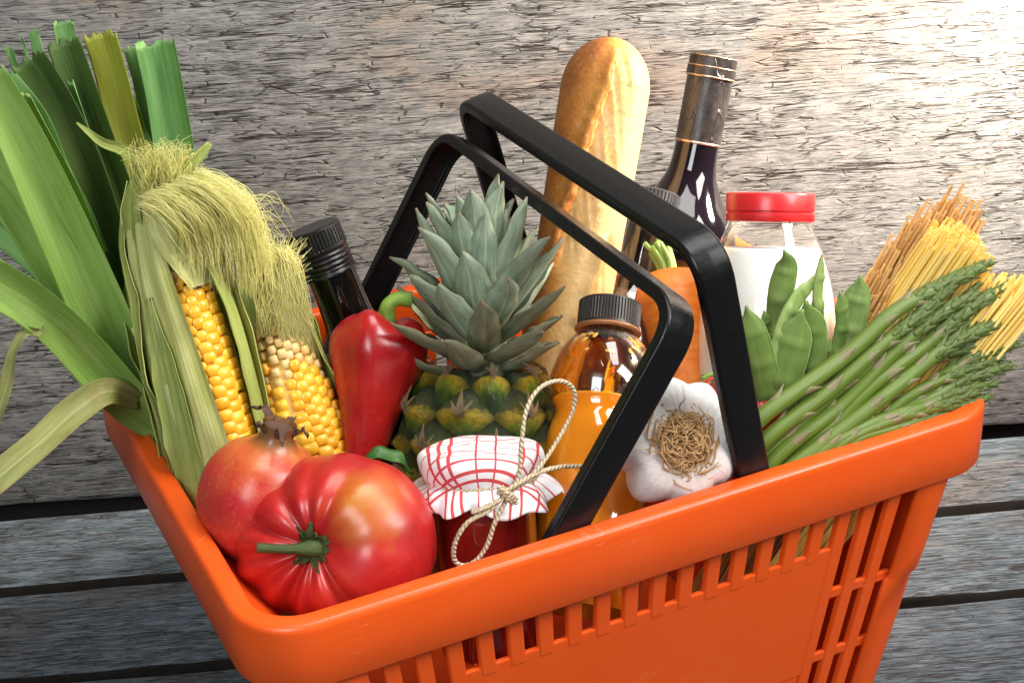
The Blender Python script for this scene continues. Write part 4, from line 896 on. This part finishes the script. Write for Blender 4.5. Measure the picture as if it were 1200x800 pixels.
twine(ats([(600, 576, yk), (585, 586, yk - .003), (565, 596, yk - .004), (552, 600, yk - .003)]), .0012, 30)
for i in range(5):
    a_ = i * 1.3; twine(ats([(586 + 4 * math.cos(a_), 574 + 6 * math.sin(a_), yk - .001), (594, 580 + 3 * math.cos(a_), yk - .004), (602 - 4 * math.cos(a_), 586 - 8 * math.sin(a_) * .5, yk - .002)]), .0012, 16)

# ------------------------------------------------------------------ garlic
g = G('garlic_skin'); x, y, z = g.sep(g.st()); s = g.noise(g.comb(g.math('MULTIPLY', x, 90), g.math('MULTIPLY', y, 3), 0.), 1, 4, .6)
c = g.mix(g.ramp(s, [(.5, 0), (.72, .5)]), g.mix(g.noise(g.obj(), 40, 3), (.70, .69, .69), (.80, .79, .78)), (.58, .50, .45)); c = g.mix(g.ramp(y, [(.74, 0), (.92, .75)]), c, (.42, .27, .15))
g.p(Base_Color=c, Roughness=.42, Subsurface_Weight=.2, Subsurface_Radius=(.006, .005, .004), Subsurface_Scale=.5); g.bump(g.math('ADD', s, g.noise(g.obj(), 160, 5, .7)), .55, .0009); GARL = g.m
gl = thing('garlic_bulb', 'white garlic bulb showing its brown dried roots, resting on the front rim', 'garlic', at(795, 590, -.12))
GC = at(792, 520, -.1165); GX = nrm(TOCAM * .90 + UP * .10 + RIGHT * .10); MG = axisM(GC, GC + GX, UP)
lob = [(10, 24), (58, 24), (100, 20), (143, 24), (192, 26), (240, 22), (285, 24), (330, 22)]
def gmod(T, z, r):
    d = np.degrees(T) % 360; l = 0
    for c0, wv in lob: l = np.maximum(l, np.cos(np.clip(((d - c0 + 180) % 360 - 180) / wv, -1.5, 1.5) * PI / 2 * .66))
    l = 1 - (1 - l) ** .8; f = np.clip((z + .027) / .05, 0, 1); am = .30 * np.sin(PI * np.clip(f, 0, 1)) ** .8
    return r * (1 - am * (1 - l)) * (1 + .04 * np.cos(2 * T + .8) + .02 * np.cos(3 * T)), z
prof = [(.0001, -.052), (.004, -.05), (.006, -.042), (.012, -.034), (.022, -.026), (.0315, -.013), (.0345, -.001), (.0325, .010), (.0260, .0185), (.0170, .0215), (.0110, .0195), (.0080, .0175), (.0001, .017)]
mb = lathe(curve(prof, 60), 120, MG, gmod, close=False); add('bulb', mb.mesh('bulb'), GARL, gl)
ROOT = plain('dried_roots', (.43, .25, .11), .75, .3, 0, .5, 400)
gm = np.array(MG); mb = MB()
def gl_(x_, y_, z_): return gm[:3, 3] + gm[:3, :3] @ np.array([x_, y_, z_])
for i in range(360):
    a_ = rj(0, 6.283); r1 = .012 * math.sqrt(random.random()); r2 = r1 + rj(-.005, .008) + (rj(0, .009) if random.random() < .2 else 0); a2 = a_ + rj(-1.0, 1.0); r3 = r2 + rj(-.005, .005); a3 = a2 + rj(-.9, .9)
    h = rj(.0035, .010) * (1 - (r2 / .021) ** 2 * .7)
    P_ = [gl_(r1 * math.sin(a_), -r1 * math.cos(a_), .0165), gl_(r1 * 1.1 * math.sin(a_), -r1 * 1.1 * math.cos(a_), .0165 + h * .8), gl_(r2 * math.sin(a2), -r2 * math.cos(a2), .018 + h), gl_(r3 * math.sin(a3), -r3 * math.cos(a3), .0185 + rj(.1, .9) * h)]
    tube(resample(P_, 10), interp([.0005, .0005, .00045, .0002], 10), 5, mb=mb)
add('roots', mb.mesh('roots'), ROOT, gl, None, 'stuff')
add('root_plate', lathe([(.011, .0165), (.010, .0195), (.005, .0205), (.0001, .0205)], 24, MG, close=False).mesh('root_plate'), plain('root_plate', (.09, .045, .02), .9), gl)
# ------------------------------------------------------------------ carrot, cherry tomatoes, herb leaf
g = G('carrot_skin'); x, y, z = g.sep(g.st()); o = g.obj(); s = g.noise(g.comb(g.math('MULTIPLY', x, 4), g.math('MULTIPLY', y, 38), 0.), 1, 5, .65)
g.p(Base_Color=g.ramp(s, [(.3, (.60, .14, .010)), (.6, (.80, .24, .022)), (.8, (.86, .36, .07))]), Roughness=.45, Subsurface_Weight=.15, Subsurface_Radius=(.008, .003, .001), Subsurface_Scale=.5); g.bump(s, .35, .0016); CARR = g.m
CGRN = leafmat('carrot_green', (.16, .30, .05), (.36, .50, .14), .5, 12, 0)
ca_ = thing('carrot', 'thick orange carrot with a cut green top, between the two handles', 'carrot', at(830, 540, -.05))
a, b = at(830, 590, -.06), at(783, 322, .038); Lc = np.linalg.norm(b - a); M = axisM(a, b)
def cmod(T, z, r): return r * (1 + .025 * np.cos(3 * T + z * 60) + .012 * wob(z * 260 + T, 4)), z
prof = [(.012, 0), (.0150, Lc * .3), (.0186, Lc * .6), (.0222, Lc * .85), (.0222, Lc * .93), (.0175, Lc * .985), (.0120, Lc * .998), (.0001, Lc * .99)]
add('root', lathe(curve(prof, 90), 48, M, cmod).mesh('root'), CARR, ca_)
cm = np.array(M)
for i in range(9):
    a_ = i * 2.4; r_ = .0045 * math.sqrt((i + .3) / 9); d = cm[:3, :3] @ np.array([math.sin(a_), -math.cos(a_), 0]); p0 = cm[:3, 3] + cm[:3, 2] * (Lc * .985) + d * r_
    ln = rj(.014, .022); lean = -RIGHT * .25 + UP * .1
    add('leaf_stalk', tube(resample([p0, p0 + cm[:3, 2] * ln * .5 + d * .001, p0 + (cm[:3, 2] + lean) * ln + d * rj(.001, .006)], 8), interp([.0019, .0017, .0016], 8), 8).mesh('leaf_stalk'), CGRN, ca_)
CHER = redmat('cherry_tomato_skin', [(.46, .012, .008), (.56, .02, .012), (.60, .03, .014)], .15, .5)
def cherry(u, v, y_, r, label, vine=False):
    t = thing('cherry_tomato', label, 'tomato', at(u, v, y_) - Z3 * r, 'cherry tomatoes')
    c_ = at(u, v, y_); ax = nrm(UP * .75 + TOCAM * .4 - RIGHT * .2); M = axisM(c_ - ax * r * .95, c_)
    pr = [(max(.0001, r * math.sin(PI * i / 24)), r * .95 * (1 - math.cos(PI * i / 24)) - (.0018 * max(0, 1 - (24 - i) / 4) if i > 20 else 0)) for i in range(25)]
    add('flesh', lathe(pr, 40, M, close=False).mesh('flesh'), CHER, t); top = c_ + ax * r * .9; m = np.array(M)
    for i in range(5):
        a_ = 2 * PI * i / 5 + .4; d = m[:3, :3] @ np.array([math.sin(a_), -math.cos(a_), 0])
        add('sepal', ribbon(resample([top, top + d * .006 + ax * .003, top + d * .012 + ax * rj(.001, .006)], 8), interp([.003, .0028, .0005], 8), ax, .6, 0, .0005, 5).mesh('sepal'), CALYX, t)
    if vine: add('vine', tube(resample(ats([(u - 4, v - 30, y_ - .012), (u - 18, v - 36, y_ - .016), (u - 30, v - 30, y_ - .016), (u + 16, v - 24, y_ - .02)][0:3]), 12), .0013, 8).mesh('vine'), STEMG, t)
cherry(852, 474, -.072, .0190, 'cherry tomato with its green vine, right beside the garlic bulb', True)
cherry(893, 476, -.092, .0165, 'cherry tomato half hidden below the green beans')
hb = add('herb_leaf', ribbon(resample(ats([(420, 545, -.062), (440, 536, -.066), (462, 540, -.068), (484, 556, -.070)]), 20), sinterp([6, 24, 27, 3], 20) * K, TOCAM * .5 + UP * .8, .6, .25, .0006, 9, wave=.0008).mesh('herb_leaf'), HERB)
tag(hb, 'small dark green herb leaf tucked between beefsteak tomato and jam jar', 'leaf')

# ------------------------------------------------------------------ flat beans
def bean(pts, wpx, label, mat, flat=.34, roll=0., seeds=True):
    pts = [(u_, v_, y_ - .040 * max(0, min(1, (y_ + .105) / .045))) for u_, v_, y_ in pts]; n = 40; p = resample(ats(pts), n); f_ = np.linspace(0, 1, n); w_ = max(wpx) * K * 1.12 * np.interp(f_, [0, .3, .72, .84, .905, .94, .965, 1], [.92, 1, 1, .88, .58, .28, .15, .06])
    t = thing('flat_bean', label, 'bean', p[0], 'flat green beans')
    T, N, B = frames(p, TOCAM); 
    k = 18; a = np.linspace(0, 2 * PI, k, endpoint=False); V = []; S = []
    for i in range(n):
        f = i / (n - 1); q = .5 * w_[i]; lump = 1 + .55 * max(0, math.sin(f * 24 + 1)) ** 2 * (.10 < f < .82)
        bn = N[i] * math.cos(roll) + B[i] * math.sin(roll); bs = -N[i] * math.sin(roll) + B[i] * math.cos(roll)
        for j in range(k):
            cx, cy = math.cos(a[j]), math.sin(a[j]); ex = math.copysign(abs(cx) ** .9, cx)
            V.append(p[i] + bs * q * ex + bn * max(q * flat * .75, min(q, .0012)) * cy * (1 - .30 * abs(cx) ** 4) * lump); S.append((.5 + .5 * ex, f, 0))
    F = grid_faces(n, k, True) + [tuple(range(k))[::-1], tuple((n - 1) * k + j for j in range(k))]
    add('pod', mesh('pod', V, F, S), mat, t)
    seam = p + (-N * math.sin(roll) + B * math.cos(roll)) * (w_ * .49)[:, None]
    add('seam', tube(seam, interp([.0007, .0009, .0008, .0005], n), 6).mesh('seam'), BEANE, t); return t
bean([(908, 500, -.080), (896, 440, -.066), (884, 395, -.058), (876, 368, -.054), (874, 358, -.053)], [26, 31, 30, 14, 3], 'flat bean with a blunt tip, leftmost, tight against the black handle', BEANM, .3, .1)
bean([(912, 430, -.050), (904, 400, -.046), (898, 380, -.044), (895, 364, -.043)], [14, 15, 11, 2], 'short dark bean tip in front of the milk, between two wider pods', BEANM, .5, .5)
bean([(912, 430, -.052), (912, 380, -.044), (914, 345, -.040), (921, 315, -.038), (922, 304, -.038), (918, 293, -.038)], [24, 27, 26, 15, 6, 2], 'flat bean with a hooked tip standing against the milk jar', BEANM, .35, -.25)
bean([(905, 425, -.062), (918, 380, -.056), (934, 350, -.052), (947, 335, -.05), (954, 322, -.05)], [20, 21, 20, 13, 2], 'curved pale flat bean bending right in front of the milk', BEANE, .5, .7)
bean([(960, 430, -.060), (960, 380, -.054), (958, 345, -.050), (961, 318, -.048), (963, 297, -.047)], [16, 19, 19, 14, 2], 'tall narrow pale bean pointing straight up beside the orange rim', BEANE, .6, .9)
bean([(895, 545, -.100), (906, 480, -.088), (920, 425, -.080), (932, 388, -.076), (940, 362, -.075)], [40, 45, 43, 27, 3], 'widest flat bean, its broad side in front of the other pods', BEANM, .27, .05)
bean([(925, 520, -.088), (938, 460, -.076), (944, 410, -.070), (946, 378, -.068), (944, 352, -.067)], [38, 44, 44, 30, 3], 'broad dark flat bean directly behind the widest pod', BEANM, .27, -.12)
bean([(952, 480, -.080), (960, 445, -.077), (965, 420, -.076), (967, 392, -.075)], [18, 21, 18, 2], 'small bean tip showing low down, touching the asparagus stalks', BEANE, .5, .4)
bean([(975, 440, -.070), (983, 405, -.064), (988, 378, -.062), (986, 358, -.061), (984, 342, -.061)], [20, 21, 15, 6, 2], 'thin twisted bean with a curled tip beside the brown spaghetti', BEANM, .5, .5)
bean([(980, 460, -.078), (990, 415, -.070), (998, 375, -.066), (1004, 350, -.065), (1007, 336, -.065), (1008, 322, -.065)], [26, 31, 29, 18, 8, 2], 'rightmost bean, pale and pointed, in front of the brown spaghetti', BEANE, .4, -.3)

# ------------------------------------------------------------------ asparagus
def aspmat(name, a, b, tipc):
    g = G(name); x, y, z = g.sep(g.st()); r = g.rnd(); n = g.noise(g.comb(g.math('MULTIPLY', x, 26), g.math('ADD', g.math('MULTIPLY', y, 5), g.math('MULTIPLY', r, 30)), 0.), 1, 4)
    c = g.mix(n, a, b); c = g.mix(g.math('MULTIPLY', g.ramp(y, [(.55, 0), (1., 1)]), .6), c, tipc)
    g.p(Base_Color=c, Roughness=.40, Specular_IOR_Level=.45, Subsurface_Weight=.08, Subsurface_Radius=(.003, .004, .001)); g.bump(n, .6, .0008); return g.m
ASP = aspmat('asparagus_stalk', (.062, .115, .009), (.155, .225, .028), (.06, .098, .02))
ASC = leafmat('asparagus_scale', (.13, .13, .055), (.33, .29, .16), .5, 14, .08, (.20, .13, .10), .2)
AST = leafmat('asparagus_tip', (.03, .06, .014), (.15, .20, .05), .48, 14, .05, (.13, .11, .07), .2)
def scale_mesh(nm, mat, L_, w_, lift):
    n = 7; p = np.array([(0, lift * (i / (n - 1)) ** 1.5, L_ * i / (n - 1)) for i in range(n)])
    mb = ribbon(p, np.array([.75, 1, 1, .85, .6, .32, .04]) * w_, np.array([0, -1., 0]), .95, 0, .00035, 5); V = np.concatenate(mb.V)
    me = mesh(nm, V, mb.F, np.concatenate(mb.S)); me.materials.append(mat); return me
SCL = scale_mesh('scale', ASC, 1., .62, .20); SCT_V = None
tipmb = ribbon(np.array([(0, .04 + .14 * (i / 6) ** 1.6, 1.15 * i / 6) for i in range(7)]), np.array([.7, 1, 1, .8, .55, .3, .04]) * .62, np.array([0, -1., 0]), .95, 0, .03, 5)
TV, TF, TS = np.concatenate(tipmb.V), tipmb.F, np.concatenate(tipmb.S)
def spear(pts, rpx, label):
    pts = [(u_ + rj(-2, 2), v_ + rj(-3, 3), y_) for u_, v_, y_ in pts]; n = 46; pts = [(u_, v_, y_ - .5 * (y_ + .147)) for u_, v_, y_ in pts]; p = resample(ats(pts), n); r0 = rpx * .5 / 2250. * rj(.88, 1.06)
    f = np.linspace(0, 1, n); rad = r0 * np.interp(f, [0, .5, .74, .88, .96, 1], [1.0, .95, .88, .84, .60, .10])
    t = thing('asparagus_spear', label, 'asparagus', p[0], 'green asparagus spears')
    stk = add('stalk', tube(p, rad * (1 + .02 * wob(f * 30, 3)), 16).mesh('stalk'), ASP, t)
    T, N, B = frames(p); LT = np.linalg.norm(np.diff(p, axis=0), axis=1).sum(); i = 0; ff = rj(.06, .12); a_ = rj(0, 6)
    while ff < .72:                                     # single triangular scales up the stalk
        q = min(n - 1, int(ff * (n - 1))); d = N[q] * math.cos(a_) + B[q] * math.sin(a_); s = r0 * rj(2.3, 3.2) * (1 if ff < .5 else .9)
        add('scale', SCL, None, stk, mapM(None, p[q] + d * rad[q] * .98, d, T[q], (s * .86, s, s)))
        a_ += 2.4 + rj(-.3, .3); ff += rj(.055, .095) if ff < .5 else rj(.025, .05)
    mb = MB(); ff = .70
    while ff < .995:                                    # the tight bud of overlapping scales
        q = min(n - 1, int(ff * (n - 1))); d = N[q] * math.cos(a_) + B[q] * math.sin(a_); s = r0 * np.interp(ff, [.68, .85, 1], [2.0, 1.85, 1.2]) * rj(.85, 1.15)
        M = mapM(None, p[q] + d * rad[q] * .9, d + T[q] * rj(-.1, .15), T[q], (s, s, s)); mb.put(xf(M, TV), TF, TS)
        a_ += 2.4; ff += .0075
    add('tip', mb.mesh('tip'), AST, t); return t
spear([(868, 510, -.120), (900, 478, -.1155), (960, 440, -.110), (1000, 412, -.105), (1050, 365, -.098), (1100, 336, -.093), (1163, 307, -.088)], 21, 'asparagus spear along the top edge of the bunch, tip against the yellow spaghetti')
spear([(870, 545, -.126), (905, 510, -.123), (975, 455, -.117), (1035, 400, -.110), (1080, 366, -.105), (1118, 333, -.101)], 21, 'thick asparagus spear with a short tip just below the brown spaghetti')
spear([(876, 570, -.126), (925, 522, -.124), (990, 470, -.119), (1050, 410, -.112), (1100, 368, -.107), (1148, 344, -.104)], 20, 'asparagus spear lying directly below the thick short tipped one')
spear([(895, 570, -.127), (950, 520, -.125), (1020, 455, -.119), (1080, 405, -.114), (1130, 370, -.110), (1178, 336, -.107)], 21, 'asparagus spear whose pale knobbly tip reaches the right hand spaghetti')
spear([(915, 575, -.126), (960, 535, -.125), (1030, 465, -.119), (1070, 425, -.115), (1105, 405, -.112), (1140, 392, -.110)], 19, 'dark asparagus spear shadowed in the middle of the bunch')
spear([(890, 580, -.138), (935, 542, -.137), (1000, 490, -.134), (1060, 442, -.129), (1110, 405, -.125), (1150, 385, -.122), (1184, 374, -.121)], 21, 'foremost thick asparagus spear crossing over the others to a fat tip')
spear([(935, 585, -.134), (985, 535, -.133), (1040, 485, -.130), (1090, 450, -.126), (1140, 420, -.123), (1194, 402, -.121)], 19, 'asparagus spear ending in a sharp point just under the fat tip')
spear([(930, 580, -.138), (975, 530, -.138), (1030, 490, -.136), (1085, 468, -.133), (1130, 445, -.130), (1189, 425, -.128)], 18, 'asparagus spear with a yellowish green pointed tip at far right')
spear([(920, 580, -.141), (960, 532, -.141), (1020, 495, -.140), (1080, 473, -.138), (1125, 455, -.135), (1172, 447, -.133)], 17, 'slender asparagus spear whose tip sits under the yellowish pointed one')
spear([(940, 570, -.144), (985, 522, -.144), (1040, 492, -.1435), (1090, 480, -.142), (1130, 470, -.140), (1164, 463, -.138)], 15, 'asparagus spear lying along the right rim corner')
spear([(965, 560, -.146), (1000, 520, -.146), (1045, 502, -.146), (1090, 492, -.145), (1135, 480, -.143)], 14, 'lowest dark asparagus spear resting on the front rim')
spear([(920, 565, -.119), (990, 500, -.115), (1050, 440, -.110), (1100, 400, -.106), (1150, 372, -.103), (1200, 356, -.101)], 17, 'asparagus spear at the back with a small dark tip beyond the fat tip')

spear([(885, 545, -.118), (950, 482, -.114), (1020, 428, -.108), (1075, 385, -.103), (1115, 360, -.100), (1152, 332, -.097)], 17, 'thin asparagus spear squeezed under the topmost one')
spear([(930, 560, -.129), (990, 498, -.126), (1060, 440, -.121), (1105, 412, -.118), (1140, 400, -.116), (1172, 392, -.115)], 17, 'asparagus spear half hidden under the foremost one')
spear([(950, 575, -.137), (1000, 520, -.136), (1060, 470, -.133), (1110, 440, -.130), (1150, 428, -.128), (1180, 415, -.127)], 16, 'asparagus spear between the sharp pointed and the yellowish tips')
spear([(975, 560, -.1425), (1015, 512, -.1425), (1065, 482, -.1415), (1110, 468, -.140), (1150, 456, -.138)], 14, 'short thin asparagus spear just above the right front rim')

# ------------------------------------------------------------------ spaghetti
def pasta(label, mat, strands, loc, group='bundles of dry spaghetti'):
    t = thing('spaghetti_bundle', label, 'pasta', loc, group); mb = MB()
    for (a, b) in strands: tube(np.array([a, a * .5 + b * .5, b]), random.uniform(.00088, .00100), 6, mb=mb, tag3=random.random())
    me = mb.mesh('strands', True, 40); add('strands', me, mat, t, None, 'stuff')
def pmat(name, a, b):
    g = G(name); x, y, z = g.sep(g.st()); g.p(Base_Color=g.mix(z, a, b), Roughness=.42, Subsurface_Weight=.2, Subsurface_Radius=(.004, .002, .0006), Subsurface_Scale=.4); return g.m
PY = pmat('yellow_spaghetti', (.86, .55, .10), (.95, .72, .24)); PB = pmat('wholewheat_spaghetti', (.52, .27, .085), (.78, .48, .18))
def bundle(n, top, bot, r, end, fan=1.):
    """strands in a round bundle; end(cx, cy) = how far beyond (+) or short of (-) the top centre a strand ends"""
    ax = nrm(top - bot); s1 = nrm(RIGHT - ax * (RIGHT @ ax)); s2 = np.cross(ax, s1); s2 = s2 if s2 @ TOCAM > 0 else -s2; out = []
    for i in range(n):
        q = r * math.sqrt((i + .5) / n); a_ = i * 2.39996; cx, cy = q * math.cos(a_) + rj(-1, 1) * .0006, q * math.sin(a_) + rj(-1, 1) * .0006
        e = end(cx / r, cy / r)
        p1 = top + s1 * cx * fan + s2 * cy * fan; p0 = bot + s1 * cx * .8 + s2 * cy * .8; d = nrm(p1 - p0)
        out.append((p0 + d * rj(0, .004), p1 + d * e))
    return out
tb = at(1070, 330, x=.207); bb = np.array([.060, -.055, .018])
pasta('bundle of brown wholewheat spaghetti with cut ends facing the camera', PB, bundle(330, tb, bb, .0245, lambda x_, y_: .004 + .026 * x_ - .050 * y_ + rj(-.007, .004), 1.0), bb)
ty = at(1118, 300, x=.228); by = np.array([.060, -.035, .018])
pasta('bundle of yellow spaghetti behind the brown bundle', PY, bundle(330, ty, by, .0205, lambda x_, y_: .014 - .010 * abs(x_) + rj(-.008, .006), 1.0), by)
tr = at(1166, 362, x=.236); br = np.array([.075, -.112, .110])
pasta('yellow spaghetti fanning out at far right above the asparagus tips', PY, bundle(220, tr, br, .0125, lambda x_, y_: .016 + .012 * x_ + rj(-.010, .008), 1.6), br)
